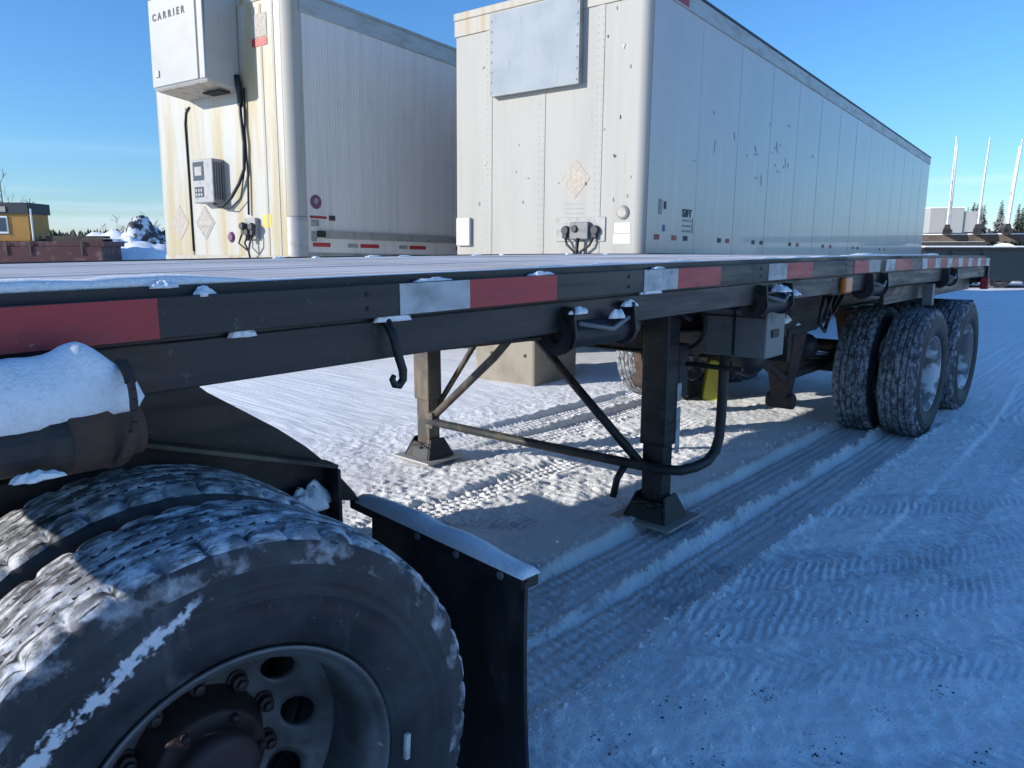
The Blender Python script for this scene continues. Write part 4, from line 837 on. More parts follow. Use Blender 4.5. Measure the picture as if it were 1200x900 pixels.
mb = MB(); mb.box(-0.0028, -0.0006, 0.72, 0.96, 1.87, 1.875); mb.box(-0.0028, -0.0006, 0.72, 0.96, 1.92, 1.925); mb.box(-0.0028, -0.0006, 0.72, 0.96, 1.97, 1.974); part('printed_lines', mb, 'ink_grey', bt)
# scuffs and chips on the front: small flat marks
for k in range(24):
    v = random.choice([random.uniform(0.15, 0.5), random.uniform(0.7, 1.3), random.uniform(1.3, 2.45)]); z = random.uniform(1.95, 3.15) if random.random() < 0.8 else random.uniform(3.2, 4.0)
    if z > 3.15 and 0.7 < v < 2.05: continue
    a, b = random.uniform(0.006, 0.022), random.uniform(0.008, 0.03)
    mb = MB(); mb.prism([(v + a * random.uniform(.4, 1.2) * math.cos(t), z + b * random.uniform(.4, 1.2) * math.sin(t)) for t in np.linspace(0, 5.4, 7)], -0.0078, -0.0003, 'YZ'); part('chip', mb, random.choice(['ink_grey', 'ink_grey', 'alu_dull', 'ink_grey', 'ink']), bt)
# small decals on the side
def sdecal(root, s0, s1, z0, z1, m, name='decal', d=0.0052):
    mb = MB(); mb.box(s0, s1, -d, -d + 0.0015, z0, z1); return part(name, mb, m, root)
for s0, m in ((0.27, 'ink_red'), (0.70, 'tape_red'), (1.00, 'ink'), (2.02, 'ink'), (2.30, 'ink_red'), (3.25, 'ink'), (3.58, 'ink'), (4.9, 'ink'), (5.3, 'ink_red'), (6.8, 'ink'), (7.3, 'ink_red'), (9, 'ink_red'), (9.4, 'ink'), (11.5, 'ink'), (12, 'ink_red')):
    sdecal(bt, s0, s0 + 0.12, 1.59, 1.645, m)
sdecal(bt, 0.35, 0.43, 1.86, 2.02, 'ink_grey'); sdecal(bt, 0.47, 0.53, 1.92, 2.0, 'ink'); sdecal(bt, 0.46, 0.52, 1.68, 1.75, 'ink_blue')
def text_mesh(name, s, size, mk, space=1.0):
    cu = bpy.data.curves.new(name, 'FONT'); cu.body = s; cu.size = size; cu.space_character = space; cu.extrude = 0.002; cu.offset = 0.03 * size; cu.resolution_u = 3
    o = bpy.data.objects.new(name, cu); COL.objects.link(o)
    dg = bpy.context.evaluated_depsgraph_get(); me = bpy.data.meshes.new_from_object(o.evaluated_get(dg)); bpy.data.objects.remove(o)
    me.materials.clear(); me.materials.append(M[mk]); return me
o = link('lettering', text_mesh('lettering', '53FT', 0.12, 'ink'), None, bt); o.location = (0.95, -0.006, 1.86); o.rotation_euler = (math.pi / 2, 0, 0)
for z in (1.70, 1.76, 1.82): sdecal(bt, 0.97, 1.20, z - 0.012, z + 0.010, 'ink_grey')
sdecal(bt, 1.235, 1.25, 1.68, 1.85, 'ink_grey')
sdecal(bt, 0.45, 0.85, BZ1 - 0.165, BZ1 - 0.08, 'ink_red', d=0.0155)
# grubby scuffs on the side
for k in range(22):
    s0 = random.gauss(3.6, 0.8); z = random.gauss(2.75, 0.30); a, b = random.uniform(0.02, 0.10), random.uniform(0.008, 0.025)
    if k % 3 == 0: a, b = b, a * 1.3
    if s0 < 0.4: continue
    ang = random.uniform(-0.3, 0.5)
    poly = []
    for t in np.linspace(0, 5.6, 9):
        r = random.uniform(.35, 1.1); x, y = a * r * math.cos(t), b * r * math.sin(t); poly.append((s0 + x * math.cos(ang) - y * math.sin(ang), z + x * math.sin(ang) + y * math.cos(ang)))
    mb = MB(); mb.prism(poly, -0.0058, -0.0013, 'XZ'); part('scuff', mb, 'scuff' if 'scuff' in M else M.setdefault('scuff', mat('scuff', (0.32, 0.325, 0.33), 0.5, layers=[((0.45, 0.45, 0.455), 22.0, 0.40, 0.52, 5)])), bt)
# running gear
for ax in (13.6, 14.85):
    wheel(bt, ax, 0.17, 0.75, False, ax, TYRE_F, True, False); wheel(bt, ax, BW - 0.17, 0.75, True, ax, TYRE_F, True, False)
    mb = MB(); mb.tube([(ax, 0.2, 0.75), (ax, BW - 0.2, 0.75)], 0.065, 12); part('axle', mb, 'dark', bt, smooth=True)
mb = MB(); mb.box(13.0, 15.5, 0.75, 0.85, 0.75, 1.08); mb.box(13.0, 15.5, BW - 0.85, BW - 0.75, 0.75, 1.08); part('bogie_frame', mb, 'dark', bt, 0.006)
for v in (0.45, BW - 0.45):
    mb = MB(); mb.box(2.55, 2.67, v - 0.07, v + 0.07, 0.25, 1.08); mb.box(2.45, 2.77, v - 0.15, v + 0.15, 0.09, 0.11); part('leg', mb, 'dark', bt, 0.006)
mb = MB(); mb.tube([(2.6, 0.45, 0.5), (2.6, BW - 0.45, 0.5)], 0.03, 10); part('brace', mb, 'dark', bt, smooth=True)

# ------------------------------------------------------------------ refrigerated trailer
k_ = 1.08
rt = thing('refrigerated_trailer', 'rust-streaked white refrigerated trailer with cooling unit and control box', 'trailer', (4.512 * k_, 7.283 * k_, 0), slope_rot(0.133, -0.02))
RW, RL, RZ0, RZ1 = 2.82, 14.6, 1.18, 4.40
mb = MB(); mb.box(0.0, 0.05, 0.17, RW - 0.05, RZ0 + 0.20, RZ1 - 0.05); part('front_wall', mb, 'white_stained', rt, 0.003)
mb = MB(); rounded_corner(mb, 0.165, RZ0 + 0.69, RZ1 - 0.03, False, RW, 12); part('corner_post', mb, 'corner', rt)
mb = MB(); rounded_corner(mb, 0.172, RZ0 + 0.05, RZ0 + 0.685, False, RW, 12); mb.v = [(x - 0.006, y - 0.006, z) for x, y, z in mb.v]; part('corner_guard', mb, 'alu', rt)
mb = MB(); rounded_corner(mb, 0.05, RZ0 + 0.1, RZ1 - 0.03, True, RW, 6); part('corner_post', mb, 'white_stained', rt)
for v in (0.30, 0.52):
    mb = MB(); mb.box(-0.006, -0.0002, v - 0.02, v + 0.02, RZ0 + 0.22, RZ1 - 0.1); part('lap_joint', mb, 'corner', rt, 0.001)
mb = MB(); mb.box(-0.004, -0.0002, 2.10, 2.125, RZ0 + 0.22, 3.3); part('lap_joint', mb, 'dark', rt)
mb = MB(); mb.box(-0.014, 0.06, 0.14, RW - 0.03, RZ0, RZ0 + 0.22); part('front_sill', mb, 'corner', rt, 0.004)
mb = MB(); mb.box(-0.014, 0.10, 0.10, RW - 0.02, RZ1 - 0.06, RZ1 + 0.02); part('front_top_rail', mb, 'corner', rt, 0.01)
nP = 12; sw = (RL - 0.18) / nP
mb = MB(); mb.box(0.0015, sw - 0.0015, 0.0, 0.03, RZ0 + 0.53, RZ1 - 0.22)
for q in range(26):   # narrow vertical flutes
    xq = sw * (q + 0.5) / 26; mb.box(xq - 0.006, xq + 0.006, -0.004, -0.0002, RZ0 + 0.54, RZ1 - 0.225)
rpm = mb.mesh('side_panel'); rpm.materials.append(M['ree_side'])
for q in range(nP): link('side_panel', rpm, None, rt).location = (0.168 + q * sw, 0.0, 0)
mb = MB(); mb.box(0.14, RL, -0.016, 0.045, RZ1 - 0.23, RZ1 - 0.02); part('top_rail', mb, 'alu', rt, 0.006)
mb = MB(); mb.box(0.10, RL, -0.022, 0.05, RZ1 - 0.02, RZ1 + 0.018); part('roof_edge', mb, 'alu_dull', rt, 0.003)
mb = MB(); mb.box(0.16, RL, -0.004, 0.045, RZ0 + 0.26, RZ0 + 0.53); part('lower_side_panel', mb, 'ree_side', rt, 0.003)
mb = MB(); mb.box(0.42, RL, -0.03, -0.0042, RZ0 + 0.44, RZ0 + 0.53); part('rub_strip', mb, 'alu_dull', rt, 0.004)
mb = MB(); mb.box(0.30, 0.42, -0.035, -0.0042, RZ0 + 0.45, RZ0 + 0.53); part('rub_strip_end', mb, 'dark', rt, 0.008)
mb = MB(); mb.box(0.16, RL, -0.014, 0.045, RZ0 + 0.02, RZ0 + 0.26); part('bottom_rail', mb, 'alu_dull', rt, 0.006)
mb = MB(); mb.box(0.03, RL - 0.02, 0.04, RW - 0.04, RZ1 - 0.02, RZ1 + 0.008); part('roof', mb, 'alu', rt)
mb = MB(); mb.box(0.10, RL, RW - 0.03, RW, RZ0, RZ1 - 0.02); part('side_wall', mb, 'ree_side', rt)
mb = MB(); mb.box(RL - 0.05, RL + 0.02, 0, RW, RZ0, RZ1 + 0.02); part('rear_frame', mb, 'alu', rt, 0.005)
mb = MB(); mb.box(0.06, RL - 0.06, 0.05, RW - 0.05, RZ0 - 0.10, RZ0 + 0.06); part('floor', mb, 'dark', rt)
for (s0, s1, m) in ((0.23, 0.51, 'tape_red'), (0.80, 0.98, 'ink_grey'), (1.02, 1.36, 'tape_red'), (1.75, 1.92, 'ink_grey'), (1.96, 2.31, 'tape_red'), (3.0, 3.3, 'tape_red')):
    sdecal(rt, s0, s1, RZ0 + 0.335, RZ0 + 0.385, m, 'tape' if m == 'tape_red' else 'decal', 0.007)
mb = MB(); mb.lathe([(-0.007, 0.001), (-0.007, 0.085), (-0.004, 0.085)], c=(0.30, 0, 2.05), axis='Y', n=20); part('decal', mb, 'ink_purple', rt)
mb = MB(); mb.lathe([(-0.009, 0.001), (-0.009, 0.035), (-0.0075, 0.035)], c=(0.30, 0, 2.06), axis='Y', n=14); part('decal', mb, 'ink_grey', rt)
sdecal(rt, 0.20, 0.46, 1.855, 1.885, 'ink_red', d=0.007); sdecal(rt, 0.22, 0.34, 1.76, 1.835, 'ink_grey', d=0.007); sdecal(rt, 0.50, 0.60, 1.84, 1.90, 'ink', d=0.007); sdecal(rt, 0.21, 0.30, 1.58, 1.70, 'ink_grey', d=0.0065)
# cooling unit: bevelled housing with a slightly sloping front
UV0, UV1, UZ0, UZ1, UD = 0.94, 2.06, 3.36, 4.55, 0.46
mb = MB(); mb.prism([(0.0 - 0.002, UZ0 + 0.02), (-UD + 0.02, UZ0 + 0.06), (-UD, UZ0 + 0.10), (-UD + 0.03, UZ1 - 0.06), (-UD + 0.08, UZ1), (-0.002, UZ1)], UV0, UV1, 'XZ')
un = part('cooling_unit', mb, 'unit_white', rt, 0.02)
mb = MB(); mb.box(-UD - 0.014, -UD + 0.012, UV0 + 0.145, UV1 - 0.015, UZ0 + 0.09, UZ1 - 0.08); part('unit_door', mb, 'unit_white', un, 0.01)
mb = MB(); mb.box(-UD - 0.006, -UD + 0.01, UV0 + 0.122, UV0 + 0.143, UZ0 + 0.10, UZ1 - 0.08); part('door_gap', mb, 'ink', un)
mb = MB(); mb.box(-UD - 0.010, -UD + 0.012, UV0 + 0.012, UV0 + 0.118, UZ0 + 0.09, UZ1 - 0.08); part('unit_edge_panel', mb, 'unit_white', un, 0.006)
mb = MB(); mb.prism([(-0.02, UZ0 + 0.014), (-UD + 0.03, UZ0 + 0.054), (-UD + 0.03, UZ0 + 0.060), (-0.02, UZ0 + 0.022)], UV0 + 0.03, UV1 - 0.03, 'XZ'); part('unit_underside', mb, 'unit_under', un)
mb = MB()
for q in range(7): mb.box(-0.24 + q * 0.012 * 0, -0.08, UV0 + 0.10 + q * 0.05, UV0 + 0.125 + q * 0.05, UZ0 - 0.012, UZ0 + 0.012)
part('grille', mb, 'dark', un)
mb = MB(); mb.box(-UD - 0.03, -UD - 0.015, UV1 - 0.18, UV1 - 0.10, UZ0 + 0.20, UZ0 + 0.28); part('latch', mb, 'sticker', un, 0.006)
me = text_mesh('lettering', 'CARRIER', 0.112, 'ink', 1.7)
o = link('lettering', me, None, un); o.rotation_euler = (math.pi / 2, 0, -math.pi / 2); o.location = (-UD - 0.0165, UV1 - 0.10, 4.215)
mb = MB(); mb.tube([(-0.06, UV0 - 0.01, 3.55), (-0.05, UV0 - 0.03, 3.40), (-0.03, UV0 - 0.02, 3.2)], 0.035, 9); part('hose_boot', mb, 'cable', un, smooth=True)
# hoses, control box, cabling
mb = MB(); mb.tube([(-0.03, 0.93, 3.5), (-0.05, 0.90, 3.1), (-0.05, 0.86, 2.75), (-0.05, 0.88, 2.45), (-0.06, 0.98, 2.28), (-0.08, 1.12, 2.12), (-0.09, 1.28, 2.02), (-0.08, 1.45, 2.03), (-0.07, 1.55, 2.10)], 0.021, 8)
mb.tube([(-0.03, 0.84, 3.4), (-0.03, 0.86, 2.9), (-0.03, 0.84, 2.4), (-0.03, 0.86, 1.9)], 0.013, 7); mb.tube([(-0.04, 0.90, 2.4), (-0.07, 0.95, 2.1), (-0.09, 1.15, 1.98), (-0.08, 1.4, 2.0)], 0.009, 6); part('hose', mb, 'cable', rt, smooth=True)
mb = MB(); mb.tube([(-0.012, 2.02, 3.30), (-0.014, 2.10, 3.24), (-0.012, 2.135, 3.1), (-0.012, 2.12, 2.4), (-0.012, 2.11, 1.45)], 0.012, 7); part('drain_hose', mb, 'cable', rt, smooth=True)
mb = MB(); mb.box(-0.17, -0.0008, 1.36, 1.80, 2.06, 2.60); cbx = part('control_box', mb, 'grey', rt, 0.015)
mb = MB(); mb.box(-0.174, -0.1705, 1.54, 1.77, 2.34, 2.57); part('screen_frame', mb, 'screen', cbx, 0.002)
mb = MB(); mb.box(-0.177, -0.1745, 1.58, 1.73, 2.40, 2.51); part('display', mb, 'grey', cbx)
mb = MB(); mb.box(-0.174, -0.1705, 1.56, 1.75, 2.13, 2.26); part('key_panel', mb, 'screen', cbx, 0.002)
mb = MB()
for a in range(3):
    for b in range(2): mb.box(-0.178, -0.1742, 1.585 + a * 0.055, 1.62 + a * 0.055, 2.145 + b * 0.055, 2.18 + b * 0.055)
part('buttons', mb, 'grey', cbx)
mb = MB()
for q in range(4): mb.box(-0.150 + q * 0.034, -0.136 + q * 0.034, 1.353, 1.3595, 2.10, 2.56)
part('vent_ribs', mb, 'screen', cbx)
diamond('placard_mark', 'sticker_tan', rt, 2.40, 1.83, 0.20, 0.235); diamond('placard_mark', 'ink_grey', rt, 1.82, 1.82, 0.215, 0.225); diamond('placard_center', 'sticker_tan', rt, 1.82, 1.83, 0.17, 0.175, -0.006)
mb = MB(); mb.box(-0.0075, -0.0065, 1.72, 1.92, 1.76, 1.79); mb.box(-0.0075, -0.0065, 1.75, 1.90, 1.85, 1.865); part('printed_lines', mb, 'ink_grey', rt)
mb = MB(); mb.lathe([(-0.03, 0.001), (-0.03, 0.045), (-0.015, 0.06), (-0.0005, 0.07)], c=(0, 1.27, 1.63), axis='X', n=18); part('marker_lamp', mb, 'ink_purple', rt)
mb = MB(); mb.box(-0.003, -0.0006, 0.46, 0.62, 1.74, 1.90); part('sticker', mb, 'sticker_yellow', rt, label='yellow sticker')
mb = MB(); mb.box(-0.007, -0.0056, 0.40, 0.68, 3.84, 3.93); part('sticker', mb, 'tape_red', rt, label='red warning sticker')
mb = MB(); mb.box(-0.007, -0.0056, 0.40, 0.68, 3.94, 4.2); part('sticker', mb, 'sticker_tan', rt)
mb = MB(); mb.box(-0.06, -0.0008, 0.70, 0.92, 1.60, 1.86); gp = part('connector_plate', mb, 'grey', rt, 0.01)
for v, z in ((0.72, 1.75), (0.90, 1.76), (0.81, 1.68)):
    mb = MB(); mb.lathe([(-0.13, 0.001), (-0.13, 0.04), (-0.09, 0.05), (-0.0605, 0.03)], c=(0, v, z), axis='X', n=12); mb.box(-0.11, -0.07, v - 0.02, v + 0.03, z - 0.10, z); part('gladhand', mb, 'ink', gp, 0.004)
mb = MB()
for v in (0.70, 0.80, 0.92): mb.tube([(-0.10, v, 1.66), (-0.13, v + 0.03, 1.55), (-0.10, 0.80, 1.45), (-0.06, 0.80, 1.25)], 0.012, 6)
part('cable', mb, 'cable', rt, smooth=True)
for ax in (11.2, 12.5):
    wheel(rt, ax, 0.17, 0.70, False, ax, TYRE_F, True, False); wheel(rt, ax, RW - 0.17, 0.70, True, ax, TYRE_F, True, False)
    mb = MB(); mb.tube([(ax, 0.2, 0.70), (ax, RW - 0.2, 0.70)], 0.065, 12); part('axle', mb, 'dark', rt, smooth=True)
mb = MB(); mb.box(10.7, 13.0, 0.75, 0.85, 0.70, 1.08); mb.box(10.7, 13.0, RW - 0.85, RW - 0.75, 0.70, 1.08); part('bogie_frame', mb, 'dark', rt, 0.006)
for v in (0.45, RW - 0.45):
    mb = MB(); mb.box(2.55, 2.67, v - 0.07, v + 0.07, 0.22, 1.10); mb.box(2.45, 2.77, v - 0.15, v + 0.15, 0.07, 0.09); part('leg', mb, 'dark', rt, 0.006)

# ------------------------------------------------------------------ block and chock on the ground
mb = MB(); mb.box(0, 0.95, 0, 0.78, 0.0, 0.62); bl = part('concrete_block', mb, 'concrete', None, 0.03); bl.location = (5.88, 4.98, 0.0); bl.rotation_euler = (0, 0, R_(9))
tag(bl, 'beige concrete block on the snow below the box trailer nose', 'block')
for (v, z) in ((0.12, 0.36), (0.55, 0.36)):
    mb = MB(); mb.lathe([(-0.006, 0.001), (-0.006, 0.018), (0.0, 0.02)], c=(0, v, z), axis='X', n=10); o = part('bolt', mb, 'dark', bl)
mb = MB(); mb.prism([(-0.09, 0.0), (0.09, 0.0), (0.10, 0.05), (0.055, 0.40), (0.02, 0.43), (-0.04, 0.42), (-0.075, 0.36)], -0.09, 0.09, 'YZ')
ck = part('wheel_chock', mb, 'yellow_green', None, 0.02); ck.location = (6.55, 3.27, gh(6.55, 3.27) - 0.02); ck.rotation_euler = (0, 0, R_(35))
tag(ck, 'yellow upright wheel chock on the snow under the flatbed', 'wheel chock')

# ------------------------------------------------------------------ background, left: site cabin on a maroon flatbed
view = Vector((math.cos(R_(42.05)), math.sin(R_(42.05)), 0)); right = Vector((view.y, -view.x, 0))
def frame_at(name, label, cat, depth, off, rz=0, z=0, group=None):
    p = view * depth + right * off; return thing(name, label, cat, (p.x, p.y, z), (0, 0, R_(42.05 - 90) + rz), group)
# local frame: x to the right as seen, y away, z up
mt = frame_at('flatbed_trailer', 'maroon flatbed trailer carrying the yellow cabin far left', 'trailer', 42, -29.0, R_(4))
mb = MB(); mb.box(-7, 5.9, 0, 2.5, 1.55, 1.84); part('deck', mb, 'maroon', mt, 0.02)
mb = MB(); mb.box(-7, 5.7, -0.04, 2.44, 0.45, 1.55); part('side_skirt', mb, 'maroon', mt)
for x in (-5, 0.5, 1.8, 4.6):
    mb = MB(); mb.box(x, x + 0.10, -0.10, -0.045, 1.1, 1.86); part('post', mb, 'dirt_timber', mt)
for x in (1.2, 2.5):
    wheel(mt, x, 0.16, 0.52, False, 0, TYRE_F, True, False); wheel(mt, x, 2.34, 0.52, True, 0, TYRE_F, True, False)
mb = MB(); mb.box(-6.5, -6.3, 0.3, 0.5, 0, 1.1); mb.box(-6.5, -6.3, 2.0, 2.2, 0, 1.1); part('leg', mb, 'dark', mt)
cb_ = frame_at('site_cabin', 'small yellow site cabin with dark roof and white double window', 'cabin', 42.4, -29.95, R_(4), 1.85)
mb = MB(); mb.box(-3.4, 2.55, 0, 2.1, 0, 2.1); part('wall', mb, 'yellow_wall', cb_, 0.02)
mb = MB(); mb.box(-3.4, 0.35, -0.04, -0.004, 0.02, 1.5); part('lower_panel', mb, 'orange_wall', cb_)
mb = MB(); mb.box(-3.5, 2.65, -0.12, 2.2, 1.52, 2.14); part('roof', mb, 'roofdark', cb_, 0.02)
mb = MB(); mb.box(-3.4, 1.45, -0.16, -0.125, 1.62, 1.92); part('sign_board', mb, 'sticker_tan', cb_)
for x in (0.15, 0.80):
    mb = MB(); mb.box(x - 0.02, x + 0.64, -0.06, -0.042 if x < 0.3 else -0.004, 0.42, 1.40); wf = part('window', mb, 'frame_white', cb_, 0.01)
    mb = MB(); mb.box(x + 0.06, x + 0.56, -0.075, -0.0605, 0.54, 1.30); part('pane', mb, 'glass', wf)
mb = MB(); mb.tube([(2.75, -0.05, 0.02), (2.75, -0.05, 1.8)], 0.05, 8); part('pipe', mb, 'frame_white', cb_)
# snow bank, rubble pile
def mound(name, label, depth, off, a, b, h, m, seed, kind=None, cat=None, rough=0.25):
    p = view * depth + right * off; n, mm = 40, 14; mb = MB(); vs = [(0, 0, h)]; fs = []
    for i in range(1, mm + 1):
        q = i / mm
        for k in range(n):
            t = 2 * math.pi * k / n; x, y = a * q * math.cos(t), b * q * math.sin(t)
            z = h * (1 - q ** (4 if m == 'rock' else 2)) ** 1.2 * (1 + rough * 3 * float(fbm(np.array([x * 0.7 + seed]), np.array([y * 0.7]), 4)[0])); vs.append((x, y, z - 0.1 * q))
    for k in range(n): fs.append((0, 1 + k, 1 + (k + 1) % n))
    for i in range(mm - 1):
        for k in range(n):
            k2 = (k + 1) % n; fs.append((1 + i * n + k, 1 + (i + 1) * n + k, 1 + (i + 1) * n + k2, 1 + i * n + k2))
    mb.add(vs, fs); o = part(name, mb, m, None, smooth=True); o.location = (p.x, p.y, 0); o.rotation_euler = (0, 0, R_(42.05 - 90))
    if kind: o['kind'] = kind
    o['label'] = label
    if cat: o['category'] = cat
    return o
mound('snow_bank', 'long snow bank behind the maroon flatbed far left', 62, -32.5, 10, 5, 2.7, 'snow', 3, 'structure', None, 0.12)
mound('rubble_pile', 'dark snow-dusted rubble pile left of the refrigerated trailer', 57, -27.9, 2.3, 2.5, 2.9, 'rock', 9, None, 'rubble', 0.22)
mound('snow_bank', 'blue shaded snow bank in front of the rubble pile', 48, -24.5, 5, 3, 1.9, 'snow', 13, 'structure')
# rough timber load on the maroon flatbed
tl = frame_at('timber_load', 'low heap of brown timber on the maroon flatbed', 'timber', 42.8, -25.6, R_(4), 1.84)
for i in range(9):
    mb = MB(); mb.box(-1.3 + random.uniform(-.3, .3), 1.9 + random.uniform(-.3, .3), 0.05 + 0.2 * (i % 5), 0.22 + 0.2 * (i % 5), 0.0 + 0.16 * (i // 5), 0.15 + 0.16 * (i // 5)); part('timber', mb, 'dirt_timber', tl)

# bare trees and shrubs
def bare_tree(label, depth, off, h, spread, seed, group, mats='twig'):
    rnd = random.Random(seed); t = frame_at('bare_tree', label, 'tree', depth, off, 0, 0, group)
    mb = MB(); mb.tube([(0, 0, 0), (0.05, 0, h * 0.5), (0, 0.03, h * 0.95)], [0.02 * h * 0.5, 0.012 * h * 0.5, 0.004 * h * 0.4], 6); part('trunk', mb, 'bark', t)
    mb = MB()
    def br(p, d, l, r, lev):
        q = p + d * l; mid = p + d * l * 0.5 + Vector((rnd.uniform(-1, 1), rnd.uniform(-1, 1), 0.3)) * l * 0.06
        mb.tube([p, mid, q], [r, r * 0.75, r * 0.45], 4, False)
        if lev:
            for _ in range(4):
                nd = (d + Vector((rnd.uniform(-1, 1), rnd.uniform(-1, 1), rnd.uniform(-0.1, 0.9))) * 0.65).normalized(); br(p + d * l * rnd.uniform(0.35, 1), nd, l * rnd.uniform(.45, .7), r * 0.55, lev - 1)
    for k in range(16):
        z = h * rnd.uniform(0.2, 0.92); a = rnd.uniform(0, 6.28); br(Vector((0, 0, z)), Vector((math.cos(a) * spread, math.sin(a) * spread, 0.8)).normalized(), h * 0.26 * (1.15 - z / h), 0.0055 * h * 0.6, 2)
    part('crown', mb, mats, t)
for i, (dp, of, h, sp) in enumerate([(70, -47.3, 9.4, 0.5), (72, -46.0, 6.2, 0.6), (71, -48.9, 7.4, 0.6)]):
    bare_tree(['tall thin bare tree behind the yellow cabin', 'short bare tree right of the tall one behind the cabin', 'bare tree left of the tall one behind the cabin'][i], dp, of, h, sp, i + 3, 'bare trees behind the cabin')
for i, (dp, of, h, sp) in enumerate([(75, -39.5, 4.8, 1.2), (76, -37.2, 5.2, 1.3), (75, -35.6, 4.4, 1.2), (77, -42.0, 4.0, 1.2)]):
    bare_tree(['brown leafless shrub left of centre above the snow bank', 'tallest brown leafless shrub above the snow bank', 'brown leafless shrub above the rubble pile', 'leftmost brown leafless shrub above the snow bank'][i], dp, of, h, sp, i + 13, 'leafless shrubs above the snow bank')

# conifers: trunk and layered sprays of small faces
def conifer_mesh(seed, h, rad):
    rnd = random.Random(seed); mb = MB()
    for lv in range(26):
        q = lv / 26; z = h * (0.10 + 0.88 * q); r = rad * (1 - q) ** 0.85 * rnd.uniform(0.8, 1.15) + 0.05
        for k in range(int(16 - 9 * q)):
            a = rnd.uniform(0, 6.28); rr = r * rnd.uniform(0.7, 1.1); d = Vector((math.cos(a), math.sin(a), 0)); s = Vector((-d.y, d.x, 0))
            for j in range(4):
                p = d * rr * (0.25 + 0.22 * j) + Vector((0, 0, z - 0.10 * rr * j)); wd = rr * 0.20 * (1.3 - 0.2 * j)
                mb.add([p - s * wd + Vector((0, 0, rnd.uniform(-.1, .1))), p + d * rr * 0.18 + Vector((0, 0, rnd.uniform(-.15, 0))), p + s * wd + Vector((0, 0, rnd.uniform(-.1, .1))), p - d * rr * 0.1 + Vector((0, 0, 0.12 * rr))], [(0, 1, 2, 3)])
    return mb.mesh('crown')
def trunk_mesh(h):
    mb = MB(); mb.tube([(0, 0, 0), (0, 0, h * 0.95)], [0.14, 0.02], 6); return mb.mesh('trunk')
CT = trunk_mesh(8.0); CT.materials.append(M['bark'])
CM = [conifer_mesh(40 + i, 8.0, 1.5) for i in range(4)]
for i, c in enumerate(CM): c.materials.append(M['needles'] if i == 0 else M['needles_frost'])
def conifer(label, depth, off, s, i, group):
    t = frame_at('conifer_tree', label, 'tree', depth, off, i * 1.3, -0.05, group); t.scale = (s, s, s)
    link('trunk', CT, None, t); link('crown', CM[i % 4], None, t)
ranks = ['leftmost', 'second', 'third', 'fourth', 'fifth', 'sixth', 'seventh', 'eighth', 'ninth', 'tenth', 'eleventh', 'twelfth', 'thirteenth', 'fourteenth', 'fifteenth', 'sixteenth']
for i in range(16):
    of = 72.5 + i * 1.0 + random.uniform(-.3, .3)
    conifer('frosted conifer behind the log trailer, %s from the left' % ranks[i] if i else 'frosted conifer behind the log trailer, leftmost of its row', 122 + random.uniform(-6, 6), of, random.uniform(1.0, 1.22), i, 'frosted conifers behind the log trailer')
# far woods: one mass of small crowns
mb = MB(); rnd = random.Random(5)
for k in range(4200):
    dp = 260 + rnd.uniform(-15, 40); of = rnd.uniform(-280, 280); p = view * dp + right * of; h = rnd.uniform(4, 8.2); r = h * 0.26
    base = [(p.x + r * math.cos(t), p.y + r * math.sin(t), 0.3) for t in (0, 1.26, 2.5, 3.8, 5.0)]
    mid = [(p.x + r * 0.75 * math.cos(t + .6) * rnd.uniform(.7, 1.2), p.y + r * 0.75 * math.sin(t + .6) * rnd.uniform(.7, 1.2), h * 0.5) for t in (0, 1.26, 2.5, 3.8, 5.0)]
    mb.add(base + mid + [(p.x, p.y, h)], [(q, (q + 1) % 5, 5 + (q + 1) % 5, 5 + q) for q in range(5)] + [(5 + q, 5 + (q + 1) % 5, 10) for q in range(5)])
o = part('far_woods', mb, 'needles', None); tag(o, 'far dark line of woods along the horizon', 'woods', kind='stuff')

# ------------------------------------------------------------------ background, right: log trailer, dark flatbed, white van body
dt = frame_at('flatbed_trailer', 'dark snow-topped flatbed parked across the far right background', 'trailer', 27.0, 15.5, R_(-3))
mb = MB(); mb.box(-0.6, 12, 0, 2.5, 1.38, 1.50); part('deck', mb, 'dark', dt, 0.01)
mb = MB(); mb.box(-0.5, 12, -0.02, 2.45, 0.30, 1.38); part('side_skirt', mb, 'roofdark', dt, 0.02)
mb = MB(); mb.box(-0.55, 12, 0.02, 2.46, 1.502, 1.56); part('deck_snow_cover', mb, 'snow_clump', dt, 0.02)
for x in (2.2, 3.6): wheel(dt, x, 0.16, 0.52, False, 0, TYRE_F, True, False); wheel(dt, x, 2.34, 0.52, True, 0, TYRE_F, True, False)
for x in (0.2, 1.3, 4.6): 
    mb = MB(); mb.box(x, x + 0.12, -0.06, -0.0205, 0.2, 1.37); part('post', mb, 'dark', dt)
lg = frame_at('log_trailer', 'log trailer with tall pale stakes on the far right', 'trailer', 33.0, 18.15, R_(-31.7))
mb = MB(); mb.box(-1.2, 13, 0.8, 1.0, 1.75, 2.05); mb.box(-1.2, 13, 1.5, 1.7, 1.75, 2.05); part('frame_rail', mb, 'dirt_timber', lg, 0.02)
mb = MB(); mb.box(-1.1, 12.9, 0.79, 1.71, 2.052, 2.10); part('frame_snow', mb, 'snow_clump', lg, 0.02)
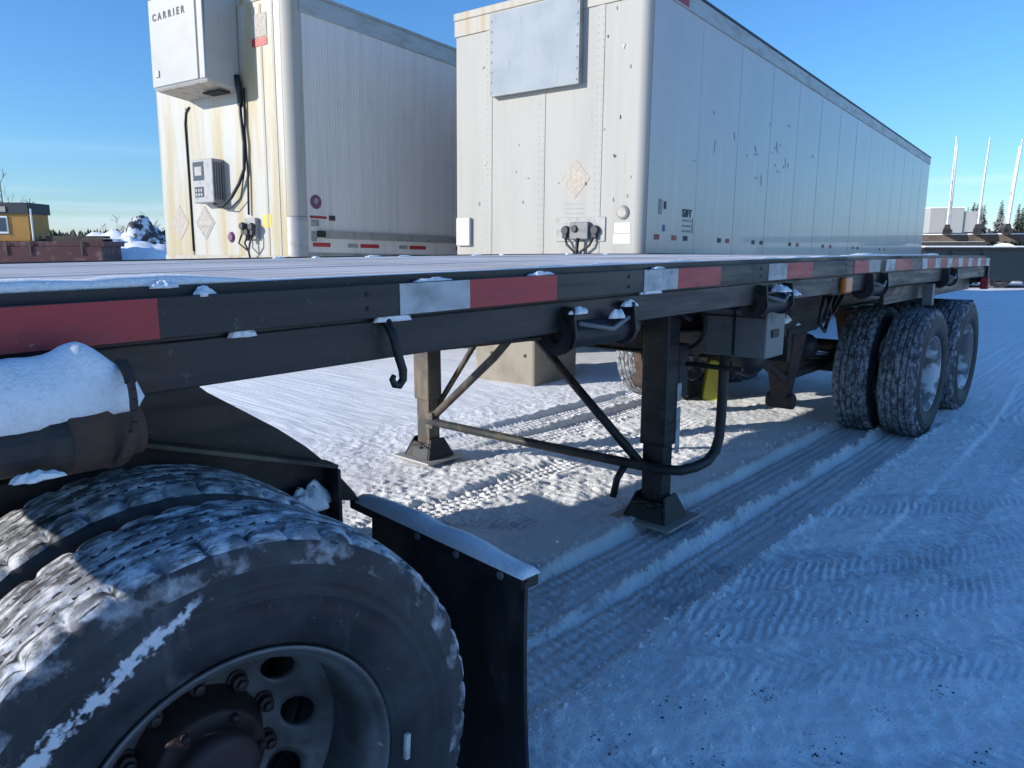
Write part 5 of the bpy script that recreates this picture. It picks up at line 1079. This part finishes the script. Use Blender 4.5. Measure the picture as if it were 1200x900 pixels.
for i, x in enumerate((0.86, 1.98, 3.05)):
    for y in (0.05, 2.35):
        mb = MB(); lean = 0.04 * (i > 0) + 0.03 * (i == 2)
        mb.tube([(x, y, 2.2), (x + lean, y, 4.2), (x + lean * 2.2, y, 6.15 - 0.15 * i)], [0.055, 0.047, 0.03], 8); part('stake', mb, 'stake', lg)
    mb = MB(); mb.box(x - 0.16, x + 0.16, -0.05, 2.5, 2.06, 2.30); part('bunk', mb, 'dark', lg, 0.02)
    mb = MB(); mb.hexa([(x - 0.18, -0.05, 2.1), (x + 0.18, -0.05, 2.1), (x + 0.18, 0.2, 2.1), (x - 0.18, 0.2, 2.1), (x - 0.09, -0.05, 2.48), (x + 0.09, -0.05, 2.48), (x + 0.09, 0.2, 2.48), (x - 0.09, 0.2, 2.48)]); part('stake_foot', mb, 'dark', lg, 0.02)
for x in (3.0, 4.4):
    wheel(lg, x, 0.16, 0.9, False, 0, TYRE_F, True, False); wheel(lg, x, 2.34, 0.9, True, 0, TYRE_F, True, False)
    mb = MB(); pts = [(x + 0.68 * math.cos(t), 0.16, 0.95 + 0.68 * math.sin(t)) for t in np.linspace(0.15, math.pi - 0.15, 14)]
    for a, b in zip(pts[:-1], pts[1:]): mb.bar(a, b, 0.5, 0.10, up=(0, 0, 1))
    part('snowy_fender', mb, 'snow_clump', lg)
mb = MB(); mb.box(-0.9, 2.4, 0.4, 2.0, 1.50, 1.74); part('sub_frame', mb, 'dark', lg)
mb = MB(); mb.box(-0.9, 2.3, 0.35, 2.0, 1.741, 1.749); part('sub_frame_snow', mb, 'snow_clump', lg)
vn = frame_at('truck_box_body', 'white truck box body behind the log trailer', 'truck body', 50, 28.2, R_(-10))
mb = MB(); mb.box(-0.4, 1.7, 0, 3.5, 2.45, 4.05); part('wall', mb, 'white', vn, 0.03)
mb = MB(); mb.box(1.75, 2.55, 0.1, 3.4, 2.5, 3.85); part('side_wall', mb, 'white_side', vn, 0.03)
mb = MB(); mb.box(-0.45, 1.74, -0.05, 3.55, 4.05, 4.12); part('roof', mb, 'snow_clump', vn)
mb = MB(); mb.box(-0.4, 2.5, 0.1, 3.4, 1.1, 2.45); part('chassis', mb, 'dark', vn, 0.03)
for x in (0.3, 1.9): wheel(vn, x, 0.25, 0.52, False, 0, TYRE_F, True, False); wheel(vn, x, 3.2, 0.52, True, 0, TYRE_F, True, False)

for o in scene.objects:
    if '_abs' in o.keys(): del o['_abs']
